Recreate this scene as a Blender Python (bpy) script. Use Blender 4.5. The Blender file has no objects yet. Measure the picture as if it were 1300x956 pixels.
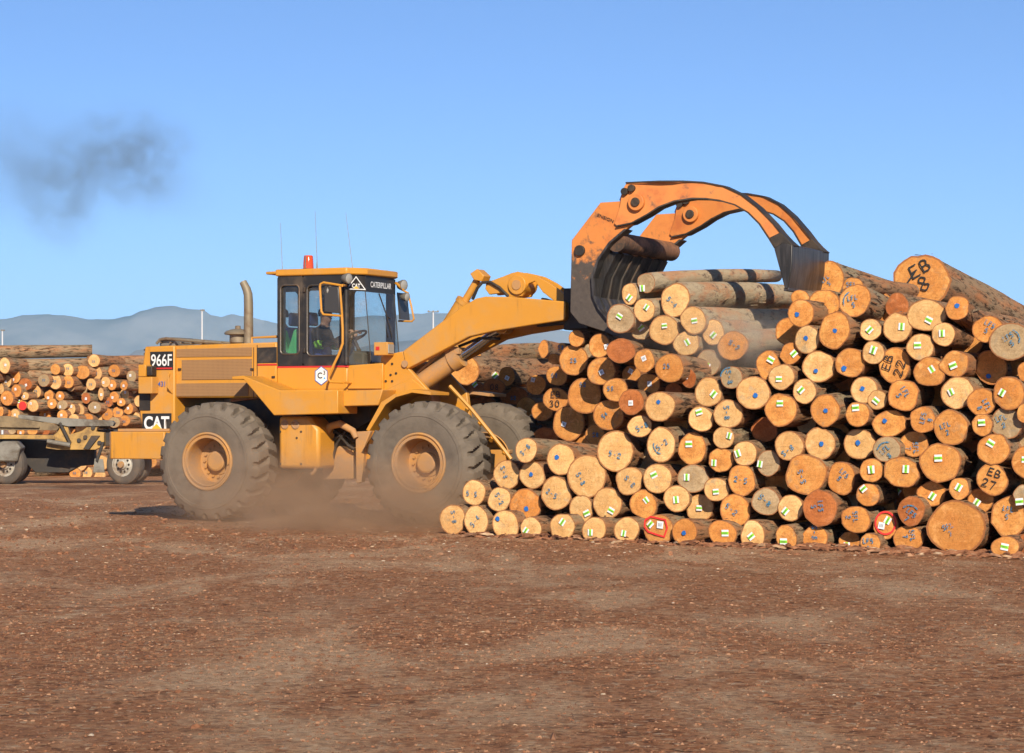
import bpy, bmesh, math, random
from mathutils import Vector, Matrix, noise

random.seed(7)
R = math.radians
SC = bpy.context.scene
COL = SC.collection

# ------------------------------------------------------------------ measured camera (photo 1300 x 956)
F, CX, HY, CAMH = 3100.0, 650.0, 540.0, 1.4
TH = R(25)
LU = (math.cos(TH), -math.sin(TH)); LV = (math.sin(TH), math.cos(TH)); LO = (-3.85, 36.77)

def pz(x, y, v):
    """photo point on the loader's lengthwise vertical plane v -> (u, z) in loader metres"""
    a = (x - CX) / F
    bx = LO[0] + v * LV[0]; by = LO[1] + v * LV[1]
    u = (a * by - bx) / (LU[0] - a * LU[1]); t = by + u * LU[1]
    return (u, CAMH + (HY - y) / F * t)

def px(pts, v):
    return [pz(x, y, v) for x, y in pts]

def wp(x, y, Y):
    return Vector(((x - CX) / F * Y, Y, CAMH + (HY - y) / F * Y))

# ------------------------------------------------------------------ mesh builder
class MB:
    def __init__(self):
        self.v = []; self.f = []; self.m = []; self.uv = {}
    def add(self, vs, fs, m=0):
        b = len(self.v); self.v += [tuple(p) for p in vs]
        for f in fs:
            self.f.append([i + b for i in f]); self.m.append(m)
        return b
    def box(self, x0, x1, y0, y1, z0, z1, m=0):
        vs = [(x0, y0, z0), (x1, y0, z0), (x1, y1, z0), (x0, y1, z0), (x0, y0, z1), (x1, y0, z1), (x1, y1, z1), (x0, y1, z1)]
        self.add(vs, [(0, 3, 2, 1), (4, 5, 6, 7), (0, 1, 5, 4), (1, 2, 6, 5), (2, 3, 7, 6), (3, 0, 4, 7)], m)
    def prism(self, poly, v0, v1, m=0):
        """polygon of (x, z) swept along y from v0 to v1"""
        n = len(poly)
        area = sum(poly[i][0] * poly[(i + 1) % n][1] - poly[(i + 1) % n][0] * poly[i][1] for i in range(n))
        if area < 0: poly = poly[::-1]
        vs = [(x, v0, z) for x, z in poly] + [(x, v1, z) for x, z in poly]
        fs = [list(range(n)), list(range(2 * n - 1, n - 1, -1))]
        for i in range(n):
            j = (i + 1) % n
            fs.append((j, i, i + n, j + n))
        self.add(vs, fs, m)
    def slab(self, poly, z0, z1, m=0):
        """polygon of (x, y) swept upward"""
        n = len(poly)
        area = sum(poly[i][0] * poly[(i + 1) % n][1] - poly[(i + 1) % n][0] * poly[i][1] for i in range(n))
        if area < 0: poly = poly[::-1]
        vs = [(x, y, z0) for x, y in poly] + [(x, y, z1) for x, y in poly]
        fs = [list(range(n - 1, -1, -1)), list(range(n, 2 * n))]
        for i in range(n):
            j = (i + 1) % n
            fs.append((i, j, j + n, i + n))
        self.add(vs, fs, m)
    def tube(self, pts, r, n=10, m=0, caps=True):
        pts = [Vector(p) for p in pts]
        rs = r if isinstance(r, (list, tuple)) else [r] * len(pts)
        prev = None; rings = []
        for i, p in enumerate(pts):
            if i == 0: d = pts[1] - p
            elif i == len(pts) - 1: d = p - pts[i - 1]
            else: d = (pts[i + 1] - p).normalized() + (p - pts[i - 1]).normalized()
            d.normalize()
            if prev is None:
                a = Vector((0, 0, 1)) if abs(d.z) < .9 else Vector((1, 0, 0))
                s = d.cross(a).normalized()
            else:
                s = (prev - d * prev.dot(d)).normalized()
            prev = s; t = d.cross(s)
            rings.append([p + (s * math.cos(2 * math.pi * k / n) + t * math.sin(2 * math.pi * k / n)) * rs[i] for k in range(n)])
        vs = [q for ring in rings for q in ring]; fs = []
        for i in range(len(pts) - 1):
            for k in range(n):
                k2 = (k + 1) % n
                fs.append((i * n + k, i * n + k2, (i + 1) * n + k2, (i + 1) * n + k))
        if caps:
            fs.append(list(range(n - 1, -1, -1))); b = (len(pts) - 1) * n
            fs.append(list(range(b, b + n)))
        self.add(vs, fs, m)
    def lathe(self, prof, origin, axis='y', n=40, m=0):
        """profile of (r, along)"""
        vs = []; fs = []; k = len(prof)
        for i in range(n):
            a = 2 * math.pi * i / n; c, s = math.cos(a), math.sin(a)
            for r, h in prof:
                p = (r * c, h, r * s) if axis == 'y' else ((r * c, r * s, h) if axis == 'z' else (h, r * c, r * s))
                vs.append((p[0] + origin[0], p[1] + origin[1], p[2] + origin[2]))
        for i in range(n):
            j = (i + 1) % n
            for q in range(k - 1):
                f = (i * k + q, i * k + q + 1, j * k + q + 1, j * k + q)
                fs.append(f if axis != 'y' else f[::-1])
        self.add(vs, fs, m)
    def ribbon(self, pts, w, normal, lift=0.0, m=0):
        """flat stroke of width w through pts on a plane with this normal"""
        nrm = Vector(normal)
        for i in range(len(pts) - 1):
            a, b = Vector(pts[i]), Vector(pts[i + 1]); d = (b - a)
            if d.length < 1e-6: continue
            d.normalize(); s = d.cross(nrm) * (w / 2); e = d * (w * .35)
            o = nrm * (lift + .0004 * (len(self.f) % 7))
            self.add([a - e - s + o, b + e - s + o, b + e + s + o, a - e + s + o], [(0, 1, 2, 3)], m)
    def build(self, name, mats, parent=None, bevel=0, smooth=True, angle=35):
        me = bpy.data.meshes.new(name); me.from_pydata(self.v, [], self.f); me.update()
        for mt in (mats if isinstance(mats, (list, tuple)) else [mats]): me.materials.append(mt)
        me.polygons.foreach_set('material_index', self.m)
        bm = bmesh.new(); bm.from_mesh(me)
        bmesh.ops.remove_doubles(bm, verts=bm.verts, dist=1e-6)
        bmesh.ops.recalc_face_normals(bm, faces=bm.faces)
        bm.to_mesh(me); bm.free()
        if smooth:
            me.polygons.foreach_set('use_smooth', [True] * len(me.polygons))
            me.set_sharp_from_angle(angle=R(angle))
        o = bpy.data.objects.new(name, me); COL.objects.link(o)
        if parent: o.parent = parent
        if bevel:
            b = o.modifiers.new('edge', 'BEVEL'); b.width = bevel; b.segments = 2; b.limit_method = 'ANGLE'; b.angle_limit = R(40)
        return o

def empty(name, loc=(0, 0, 0), rz=0, parent=None):
    o = bpy.data.objects.new(name, None); COL.objects.link(o)
    o.location = loc; o.rotation_euler = (0, 0, rz); o.empty_display_size = .2
    if parent: o.parent = parent
    return o

def tag(o, label=None, cat=None, group=None, kind=None):
    if label: o['label'] = label
    if cat: o['category'] = cat
    if group: o['group'] = group
    if kind: o['kind'] = kind
    return o

# ------------------------------------------------------------------ materials
def mat(name):
    m = bpy.data.materials.new(name); m.use_nodes = True
    nt = m.node_tree; b = nt.nodes['Principled BSDF']
    return m, nt, b

def N(nt, kind, **kw):
    n = nt.nodes.new('ShaderNode' + kind)
    for k, v in kw.items():
        if k.startswith('i_'):
            n.inputs[k[2:].replace('_', ' ')].default_value = v
        else: setattr(n, k, v)
    return n

def L(nt, a, b): nt.links.new(a, b)

def mixc(nt, fac, a, b, mode='MIX'):
    n = nt.nodes.new('ShaderNodeMix'); n.data_type = 'RGBA'; n.blend_type = mode
    for s, v in ((n.inputs['Factor'], fac), (n.inputs['A'], a), (n.inputs['B'], b)):
        if hasattr(v, 'is_linked') or hasattr(v, 'links'): L(nt, v, s)
        elif isinstance(v, (int, float)): s.default_value = v
        else: s.default_value = (*v, 1) if len(v) == 3 else v
    # pick the colour sockets
    return n

def mixcol(nt, fac, a, b, mode='MIX'):
    n = nt.nodes.new('ShaderNodeMix'); n.data_type = 'RGBA'; n.blend_type = mode
    ins = [n.inputs[0], n.inputs[6], n.inputs[7]]
    for s, v in zip(ins, (fac, a, b)):
        if isinstance(v, bpy.types.NodeSocket): L(nt, v, s)
        elif isinstance(v, (int, float)): s.default_value = v
        else: s.default_value = (*v, 1) if len(v) == 3 else v
    return n.outputs[2]

def math_(nt, op, a, b=None, c=None, clamp=False):
    n = nt.nodes.new('ShaderNodeMath'); n.operation = op; n.use_clamp = clamp
    for i, v in enumerate((a, b, c)):
        if v is None: continue
        if isinstance(v, bpy.types.NodeSocket): L(nt, v, n.inputs[i])
        else: n.inputs[i].default_value = v
    return n.outputs[0]

def ramp(nt, fac, lo, hi):
    n = nt.nodes.new('ShaderNodeMapRange'); n.interpolation_type = 'SMOOTHSTEP'
    L(nt, fac, n.inputs[0]); n.inputs[1].default_value = lo; n.inputs[2].default_value = hi
    return n.outputs[0]

def noise_(nt, vec, scale, detail=4, rough=.55, dist=0):
    n = N(nt, 'TexNoise'); n.inputs['Scale'].default_value = scale; n.inputs['Detail'].default_value = detail
    n.inputs['Roughness'].default_value = rough; n.inputs['Distortion'].default_value = dist
    if vec is not None: L(nt, vec, n.inputs['Vector'])
    return n.outputs['Fac']

def bump_(nt, b, h, strength=.3, dist=.01):
    n = N(nt, 'Bump'); n.inputs['Strength'].default_value = strength; n.inputs['Distance'].default_value = dist
    L(nt, h, n.inputs['Height']); L(nt, n.outputs[0], b.inputs['Normal'])

def coords(nt, which='Object'):
    return N(nt, 'TexCoord').outputs[which]

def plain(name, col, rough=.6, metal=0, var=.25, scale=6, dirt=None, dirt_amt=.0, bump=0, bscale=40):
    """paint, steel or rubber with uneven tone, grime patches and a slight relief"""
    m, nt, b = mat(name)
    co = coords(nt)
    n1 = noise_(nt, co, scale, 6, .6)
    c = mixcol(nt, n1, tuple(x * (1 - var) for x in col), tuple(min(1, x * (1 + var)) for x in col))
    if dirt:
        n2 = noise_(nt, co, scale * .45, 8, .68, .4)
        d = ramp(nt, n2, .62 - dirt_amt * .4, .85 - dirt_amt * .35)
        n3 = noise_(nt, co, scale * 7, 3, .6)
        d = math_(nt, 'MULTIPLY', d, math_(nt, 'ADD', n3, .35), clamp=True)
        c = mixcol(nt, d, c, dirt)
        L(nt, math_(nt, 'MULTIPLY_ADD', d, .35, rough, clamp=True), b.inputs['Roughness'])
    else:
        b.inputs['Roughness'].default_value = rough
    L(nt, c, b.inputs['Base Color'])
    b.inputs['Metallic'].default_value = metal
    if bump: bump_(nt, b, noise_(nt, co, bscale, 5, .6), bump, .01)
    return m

M = {}
DUST = (.36, .22, .12)
M['yellow'] = plain('yellow_paint', (.66, .275, .028), .45, 0, .10, 3, (.40, .25, .13), .46, .05, 14)
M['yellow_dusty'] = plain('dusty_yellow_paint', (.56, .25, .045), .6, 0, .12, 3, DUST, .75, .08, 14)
M['black'] = plain('black_paint', (.022, .019, .016), .45, 0, .2, 4, (.12, .085, .055), .35)
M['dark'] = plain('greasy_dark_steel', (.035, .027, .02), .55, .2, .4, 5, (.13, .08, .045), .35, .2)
M['steel'] = plain('worn_steel', (.13, .11, .09), .45, .6, .35, 4, (.2, .12, .07), .4, .25)
M['chrome'] = plain('chromed_rod', (.45, .47, .5), .16, 1, .05, 4)
M['red'] = plain('red_stripe', (.55, .025, .02), .5, 0, .08, 5)
M['white'] = plain('white_decal', (.75, .74, .70), .5, 0, .05, 6, DUST, .1)
M['blue_ink'] = plain('blue_ink', (.03, .10, .38), .6, 0, .15, 8)
M['triangle'] = plain('yellow_decal', (.75, .42, .03), .5, 0, .05, 6)
M['grille'] = None
M['lamp_body'] = plain('grey_lamp_body', (.20, .18, .15), .5, .2, .2, 8)
M['exhaust'] = plain('heat_dulled_pipe', (.26, .21, .14), .6, .3, .25, 5, (.15, .07, .03), .4, .1)
M['tan_steel'] = plain('dusty_olive_steel', (.24, .165, .08), .7, 0, .35, 4, (.10, .07, .045), .5, .2)
M['grey_steel'] = plain('grey_trailer_steel', (.22, .20, .16), .6, .2, .3, 4, (.10, .07, .045), .45, .2)
M['trail_yellow'] = plain('faded_trailer_yellow', (.46, .26, .06), .6, 0, .3, 4, (.14, .09, .05), .5, .2)
M['rubber'] = plain('dusty_rubber', (.165, .130, .094), .9, 0, .30, 3, (.085, .066, .05), .45, .35, 30)
M['truck_rubber'] = plain('truck_rubber', (.10, .08, .062), .9, 0, .3, 5, (.17, .12, .08), .4, .3, 40)
M['rim_white'] = plain('pale_wheel_rim', (.46, .42, .34), .6, 0, .2, 6, (.2, .13, .08), .5)
M['rim_yellow'] = plain('dusty_yellow_rim', (.50, .235, .05), .62, 0, .15, 4, (.33, .20, .11), .7, .1)
M['galv'] = plain('galvanised_mast', (.62, .63, .62), .5, .3, .08, 3)
M['seat_blue'] = plain('blue_seat_fabric', (.03, .05, .16), .9, 0, .2, 20)
M['green_cloth'] = plain('green_cloth', (.04, .30, .10), .85, 0, .2, 12)
M['cloth_blue'] = plain('blue_work_trousers', (.04, .07, .28), .9, 0, .2, 14)
M['cloth_dark'] = plain('dark_work_jacket', (.035, .03, .035), .9, 0, .25, 14)
M['hivis'] = plain('hi_vis_cloth', (.35, .75, .06), .8, 0, .1, 14)
M['skin'] = plain('sunned_skin', (.46, .24, .15), .55, 0, .1, 20)
M['hair'] = plain('dark_hair', (.03, .02, .014), .7, 0, .3, 40)
M['interior'] = plain('cab_lining', (.10, .085, .065), .85, 0, .25, 6)

def streaky_yellow():
    """loader paint: sun-dulled, with run-down grime, scuffs and settled dust"""
    m, nt, b = mat('weathered_yellow_paint')
    co = coords(nt)
    n1 = noise_(nt, co, 2.2, 6, .6); n2 = noise_(nt, co, 1.3, 8, .68, .4); n3 = noise_(nt, co, 24, 4, .65)
    c = mixcol(nt, n1, (.56, .240, .024), (.65, .285, .028))
    mp = N(nt, 'Mapping'); L(nt, co, mp.inputs[0]); mp.inputs['Scale'].default_value = (13, 13, .9)
    run = math_(nt, 'MULTIPLY', ramp(nt, noise_(nt, mp.outputs[0], 1, 5, .6), .55, .78), ramp(nt, n1, .40, .62))
    c = mixcol(nt, math_(nt, 'MULTIPLY', run, .62), c, (.25, .115, .03))
    d = math_(nt, 'MULTIPLY', ramp(nt, n2, .46, .72), math_(nt, 'ADD', n3, .30), clamp=True)
    c = mixcol(nt, math_(nt, 'MULTIPLY', d, .78), c, (.46, .27, .11))
    chipf = math_(nt, 'MULTIPLY', ramp(nt, n3, .68, .73), ramp(nt, n1, .52, .60))
    c = mixcol(nt, math_(nt, 'MULTIPLY', chipf, .7), c, (.09, .05, .03))
    L(nt, c, b.inputs['Base Color']); L(nt, math_(nt, 'MULTIPLY_ADD', d, .35, .42, clamp=True), b.inputs['Roughness'])
    bump_(nt, b, noise_(nt, co, 3.2, 4, .5), .12, .02)
    return m
M['yellow'] = streaky_yellow()

def grapple_paint():
    m, nt, b = mat('worn_orange_paint')
    co = coords(nt)
    sep = N(nt, 'SeparateXYZ'); L(nt, co, sep.inputs[0])
    n1 = noise_(nt, co, 5, 8, .65, .3); n2 = noise_(nt, co, 16, 5, .7)
    n3 = noise_(nt, co, 2.2, 4, .6)
    c = mixcol(nt, n2, (.60, .19, .035), (.70, .25, .055))
    c = mixcol(nt, ramp(nt, n3, .5, .75), c, (.50, .13, .03))
    # paint is rubbed off to dark steel on the low part that scrapes the logs
    wear = math_(nt, 'ADD', math_(nt, 'MULTIPLY', math_(nt, 'SUBTRACT', 3.78, sep.outputs['Z']), 1.5), math_(nt, 'MULTIPLY', math_(nt, 'SUBTRACT', n1, .5), 2.8))
    spots = ramp(nt, n1, .58, .72)
    w = math_(nt, 'MAXIMUM', ramp(nt, wear, -.12, .35), math_(nt, 'MULTIPLY', spots, .75))
    steel = mixcol(nt, n2, (.035, .026, .02), (.13, .10, .075))
    c = mixcol(nt, w, c, steel)
    L(nt, c, b.inputs['Base Color'])
    b.inputs['Roughness'].default_value = .55
    bump_(nt, b, n1, .15, .01)
    return m
M['orange'] = grapple_paint()

def scraped_steel():
    m, nt, b = mat('scraped_dark_steel')
    co = coords(nt)
    mp = N(nt, 'Mapping'); L(nt, co, mp.inputs[0]); mp.inputs['Scale'].default_value = (14, 14, 1.3)
    s = noise_(nt, mp.outputs[0], 1.0, 5, .65); n2 = noise_(nt, co, 5, 5, .6)
    c = mixcol(nt, ramp(nt, s, .35, .75), (.032, .028, .025), (.115, .10, .088))
    c = mixcol(nt, math_(nt, 'MULTIPLY', ramp(nt, n2, .55, .75), .4), c, (.13, .08, .05))
    L(nt, c, b.inputs['Base Color']); b.inputs['Roughness'].default_value = .42; b.inputs['Metallic'].default_value = .35
    bump_(nt, b, s, .3, .01)
    return m
M['scraped'] = scraped_steel()

def grille():
    m, nt, b = mat('perforated_dusty_sheet')
    co = coords(nt)
    mp = N(nt, 'Mapping'); L(nt, co, mp.inputs[0]); mp.inputs['Scale'].default_value = (46, 46, 46)
    vo = N(nt, 'TexVoronoi'); vo.inputs['Scale'].default_value = 1; vo.inputs['Randomness'].default_value = 0
    L(nt, mp.outputs[0], vo.inputs['Vector'])
    hole = math_(nt, 'SUBTRACT', 1, ramp(nt, vo.outputs['Distance'], .40, .55))
    n1 = noise_(nt, co, 3, 6, .65)
    base = mixcol(nt, n1, (.30, .155, .06), (.38, .20, .075))
    c = mixcol(nt, math_(nt, 'MULTIPLY', hole, .75), base, (.05, .028, .016))
    L(nt, c, b.inputs['Base Color']); b.inputs['Roughness'].default_value = .75
    return m
M['grille'] = grille()

def glass(name, tint, refl=1.45):
    m, nt, b = mat(name); nt.nodes.remove(b)
    out = nt.nodes['Material Output']
    t = N(nt, 'BsdfTransparent'); t.inputs[0].default_value = (*tint, 1)
    g = N(nt, 'BsdfGlossy'); g.inputs['Roughness'].default_value = .03
    d = N(nt, 'BsdfDiffuse'); d.inputs[0].default_value = (.42, .33, .24, 1)
    fr = N(nt, 'Fresnel'); fr.inputs[0].default_value = refl
    co = coords(nt)
    grime = ramp(nt, noise_(nt, co, 3.5, 7, .65), .40, .95)
    m0 = N(nt, 'MixShader'); L(nt, math_(nt, 'MULTIPLY_ADD', grime, .30, .05), m0.inputs[0]); L(nt, t.outputs[0], m0.inputs[1]); L(nt, d.outputs[0], m0.inputs[2])
    m1 = N(nt, 'MixShader'); L(nt, fr.outputs[0], m1.inputs[0]); L(nt, m0.outputs[0], m1.inputs[1]); L(nt, g.outputs[0], m1.inputs[2])
    L(nt, m1.outputs[0], out.inputs['Surface'])
    return m
M['glass'] = glass('cab_glass', (.80, .86, .86))
def mirror_glass():
    m, nt, b = mat('mirror_back'); b.inputs['Base Color'].default_value = (.05, .045, .04, 1); b.inputs['Roughness'].default_value = .35
    return m
M['mirror_back'] = mirror_glass()
def beacon():
    m, nt, b = mat('beacon_lens'); b.inputs['Base Color'].default_value = (.75, .09, .02, 1); b.inputs['Roughness'].default_value = .15
    b.inputs['Transmission Weight'].default_value = .25
    return m
M['beacon'] = beacon()
def lens():
    m, nt, b = mat('lamp_lens'); b.inputs['Base Color'].default_value = (.33, .31, .27, 1); b.inputs['Roughness'].default_value = .12
    return m
M['lens'] = lens()

# ---- wood
def end_grain(name, c1, c2, heart, stain):
    m, nt, b = mat(name)
    co = coords(nt); oi = N(nt, 'ObjectInfo').outputs['Random']
    sep = N(nt, 'SeparateXYZ'); L(nt, co, sep.inputs[0])
    uv = N(nt, 'UVMap'); suv = N(nt, 'SeparateXYZ'); L(nt, uv.outputs[0], suv.inputs[0]); rim = suv.outputs['X']
    off = N(nt, 'VectorMath', operation='ADD'); L(nt, co, off.inputs[0])
    cmb = N(nt, 'CombineXYZ'); L(nt, math_(nt, 'MULTIPLY', oi, 37.0), cmb.inputs[0]); L(nt, math_(nt, 'MULTIPLY', oi, 91.0), cmb.inputs[1]); L(nt, math_(nt, 'MULTIPLY', oi, 53.0), cmb.inputs[2])
    L(nt, cmb.outputs[0], off.inputs[1]); rc = off.outputs[0]
    n_lo = noise_(nt, rc, 5, 4, .55); n_hi = noise_(nt, rc, 38, 4, .65); n_mid = noise_(nt, rc, 11, 6, .62, .5)
    rr = math_(nt, 'SQRT', math_(nt, 'ADD', math_(nt, 'POWER', sep.outputs['X'], 2), math_(nt, 'POWER', sep.outputs['Z'], 2)))
    rr2 = math_(nt, 'MULTIPLY_ADD', n_lo, .09, rr)
    rings = math_(nt, 'MULTIPLY_ADD', math_(nt, 'SINE', math_(nt, 'MULTIPLY', rr2, 240)), .5, .5)
    rings2 = math_(nt, 'MULTIPLY_ADD', math_(nt, 'SINE', math_(nt, 'MULTIPLY', rr2, 97)), .5, .5)
    c = mixcol(nt, oi, c1, c2)
    vv = math_(nt, 'MULTIPLY_ADD', math_(nt, 'FRACT', math_(nt, 'MULTIPLY', oi, 17.7)), .34, .80)
    vc = N(nt, 'CombineXYZ')
    for q_ in range(3): L(nt, vv, vc.inputs[q_])
    c = mixcol(nt, 1.0, c, vc.outputs[0], 'MULTIPLY')
    c = mixcol(nt, math_(nt, 'MULTIPLY', ramp(nt, n_lo, .46, .60), .5), c, heart)
    c = mixcol(nt, math_(nt, 'MULTIPLY', ramp(nt, noise_(nt, rc, 17, 6, .7, 1.2), .49, .64), .52), c, tuple(x * .62 for x in heart))
    c = mixcol(nt, math_(nt, 'MULTIPLY', ramp(nt, noise_(nt, rc, 8, 5, .6, .8), .54, .68), .6), c, tuple(min(1, x * 1.12 + .04) for x in c1))
    c = mixcol(nt, math_(nt, 'MULTIPLY', math_(nt, 'SUBTRACT', 1, ramp(nt, rim, .30, .70)), math_(nt, 'MULTIPLY_ADD', n_lo, .9, -.12, clamp=True)), c, heart)
    c = mixcol(nt, math_(nt, 'MULTIPLY', rings, .20), c, tuple(x * .52 for x in c1))
    c = mixcol(nt, math_(nt, 'MULTIPLY', rings2, .14), c, tuple(x * .60 for x in heart))
    c = mixcol(nt, math_(nt, 'MULTIPLY', ramp(nt, n_hi, .45, .72), .38), c, tuple(x * .6 for x in heart))
    # grey and damp stains, some logs more than others
    sa = math_(nt, 'MULTIPLY', ramp(nt, n_mid, .53, .68), math_(nt, 'MULTIPLY_ADD', ramp(nt, math_(nt, 'FRACT', math_(nt, 'MULTIPLY', oi, 7.3)), .35, .9), .55, .10))
    c = mixcol(nt, sa, c, stain)
    # saw lines
    mp = N(nt, 'Mapping'); L(nt, rc, mp.inputs[0]); mp.inputs['Scale'].default_value = (4, 1, 70)
    cr = N(nt, 'CombineXYZ'); L(nt, math_(nt, 'MULTIPLY', oi, 6.28), cr.inputs[1]); L(nt, cr.outputs[0], mp.inputs['Rotation'])
    saw = noise_(nt, mp.outputs[0], 1, 3, .6)
    c = mixcol(nt, math_(nt, 'MULTIPLY', ramp(nt, saw, .50, .75), .34), c, tuple(x * .55 for x in heart))
    # radial drying cracks
    ang = math_(nt, 'ARCTAN2', sep.outputs['X'], sep.outputs['Z'])
    ca = N(nt, 'CombineXYZ'); L(nt, math_(nt, 'MULTIPLY', ang, 5.5), ca.inputs[0]); L(nt, math_(nt, 'MULTIPLY', oi, 100), ca.inputs[1]); L(nt, math_(nt, 'MULTIPLY', rr, 5), ca.inputs[2])
    cn = noise_(nt, ca.outputs[0], 1.3, 2, .5)
    crack = math_(nt, 'SUBTRACT', 1, ramp(nt, math_(nt, 'ABSOLUTE', math_(nt, 'SUBTRACT', cn, .5)), .0, .028))
    crack = math_(nt, 'MULTIPLY', crack, math_(nt, 'MULTIPLY', math_(nt, 'SUBTRACT', 1, ramp(nt, rim, .25, .75)), .6))
    c = mixcol(nt, crack, c, (.10, .05, .025))
    # inner bark line along the rim
    c = mixcol(nt, math_(nt, 'MULTIPLY', ramp(nt, math_(nt, 'MULTIPLY_ADD', n_mid, .08, rim), .952, .99), .85), c, (.30, .11, .04))
    L(nt, c, b.inputs['Base Color']); b.inputs['Roughness'].default_value = .85
    b.inputs['Specular IOR Level'].default_value = .2
    h = math_(nt, 'ADD', math_(nt, 'MULTIPLY', saw, .5), math_(nt, 'MULTIPLY', n_hi, .5))
    bump_(nt, b, h, .5, .012)
    return m
ENDS = {
    'p': end_grain('pale_end_grain', (.86, .54, .225), (.82, .47, .175), (.74, .38, .125), (.42, .32, .19)),
    'o': end_grain('orange_end_grain', (.82, .385, .105), (.74, .30, .072), (.62, .22, .048), (.38, .22, .105)),
    'r': end_grain('red_brown_end_grain', (.58, .20, .055), (.50, .155, .045), (.40, .11, .03), (.25, .11, .05)),
    'g': end_grain('grey_stained_end_grain', (.54, .375, .20), (.47, .33, .18), (.42, .27, .13), (.27, .23, .17)),
}
TONE = {'p': 'pale', 'o': 'orange', 'r': 'red-brown', 'g': 'grey-stained'}

def bark():
    m, nt, b = mat('rough_bark')
    co = coords(nt); oi = N(nt, 'ObjectInfo').outputs['Random']
    mp = N(nt, 'Mapping'); L(nt, co, mp.inputs[0]); mp.inputs['Scale'].default_value = (1, .20, 1)
    n1 = noise_(nt, mp.outputs[0], 22, 7, .7, .6); n2 = noise_(nt, mp.outputs[0], 6, 5, .6); n3 = noise_(nt, co, 60, 3, .6)
    c = mixcol(nt, oi, (.32, .155, .075), (.31, .235, .14))
    c = mixcol(nt, math_(nt, 'MULTIPLY', ramp(nt, n2, .42, .68), .8), c, (.46, .175, .065))
    c = mixcol(nt, math_(nt, 'MULTIPLY', ramp(nt, noise_(nt, mp.outputs[0], 7.5, 7, .72, .8), .55, .72), .8), c, (.50, .31, .16))
    c = mixcol(nt, math_(nt, 'MULTIPLY', ramp(nt, noise_(nt, co, 3.1, 7, .7), .50, .74), .7), c, (.24, .225, .15))
    c = mixcol(nt, ramp(nt, n1, .52, .36), c, (.05, .028, .018))
    L(nt, c, b.inputs['Base Color']); b.inputs['Roughness'].default_value = .95
    b.inputs['Specular IOR Level'].default_value = .15
    bump_(nt, b, math_(nt, 'ADD', n1, math_(nt, 'MULTIPLY', n3, .3)), .9, .03)
    return m
M['bark'] = bark()
def stripped():
    m, nt, b = mat('half_peeled_dusty_bark')
    co = coords(nt)
    mp = N(nt, 'Mapping'); L(nt, co, mp.inputs[0]); mp.inputs['Scale'].default_value = (1, .3, 1)
    n1 = noise_(nt, mp.outputs[0], 16, 7, .7, .5); n2 = noise_(nt, mp.outputs[0], 5, 5, .6)
    c = mixcol(nt, n1, (.36, .27, .16), (.52, .40, .24))
    c = mixcol(nt, math_(nt, 'MULTIPLY', ramp(nt, n2, .46, .62), .85), c, (.46, .215, .095))
    c = mixcol(nt, ramp(nt, noise_(nt, co, 7, 6, .7), .58, .68), c, (.24, .175, .10))
    c = mixcol(nt, ramp(nt, n1, .46, .34), c, (.13, .08, .05))
    L(nt, c, b.inputs['Base Color']); b.inputs['Roughness'].default_value = .9
    bump_(nt, b, n1, .9, .03)
    return m
M['stripped'] = stripped()

def paint_on_wood(name, col, cover):
    m, nt, b = mat(name); out = nt.nodes['Material Output']
    b.inputs['Base Color'].default_value = (*col, 1); b.inputs['Roughness'].default_value = .7
    t = N(nt, 'BsdfTransparent'); mx = N(nt, 'MixShader')
    f = ramp(nt, noise_(nt, coords(nt), 55, 4, .65), .62 - cover * .5, .78 - cover * .5)
    L(nt, f, mx.inputs[0]); L(nt, t.outputs[0], mx.inputs[1]); L(nt, b.outputs[0], mx.inputs[2]); L(nt, mx.outputs[0], out.inputs['Surface'])
    return m
M['dot_blue'] = paint_on_wood('blue_paint_dot', (.012, .13, .42), .75)
M['spray_blue'] = paint_on_wood('faded_blue_spray', (.04, .20, .33), .50)
M['spray_black'] = paint_on_wood('black_spray', (.02, .018, .016), .9)
M['spray_red'] = paint_on_wood('red_spray', (.80, .035, .03), .8)
M['tag_white'] = plain('white_tag', (.80, .80, .78), .5, 0, .03, 9)
M['tag_green'] = plain('green_tag_band', (.27, .70, .015), .5, 0, .05, 9)
M['tag_ink'] = plain('tag_print', (.10, .16, .08), .6, 0, .05, 9)
M['tag_ink_grey'] = plain('tag_print_grey', (.30, .31, .34), .6, 0, .05, 9)

# ------------------------------------------------------------------ ground
def ground_h(x, y):
    """gentle ruts and hollows of the yard, metres"""
    if y > 60 or y < 2 or abs(x) > 22: return 0.0
    fade = max(0, min(1, (60 - y) / 20)) * max(0, min(1, (22 - abs(x)) / 6))
    p = Vector((x * .5, y * .5, 0))
    h = .018 * noise.noise(p) + .010 * noise.noise(p * 3.1) + .007 * noise.noise(p * 9.0) + .005 * noise.noise(p * 19)
    return h * fade

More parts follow.
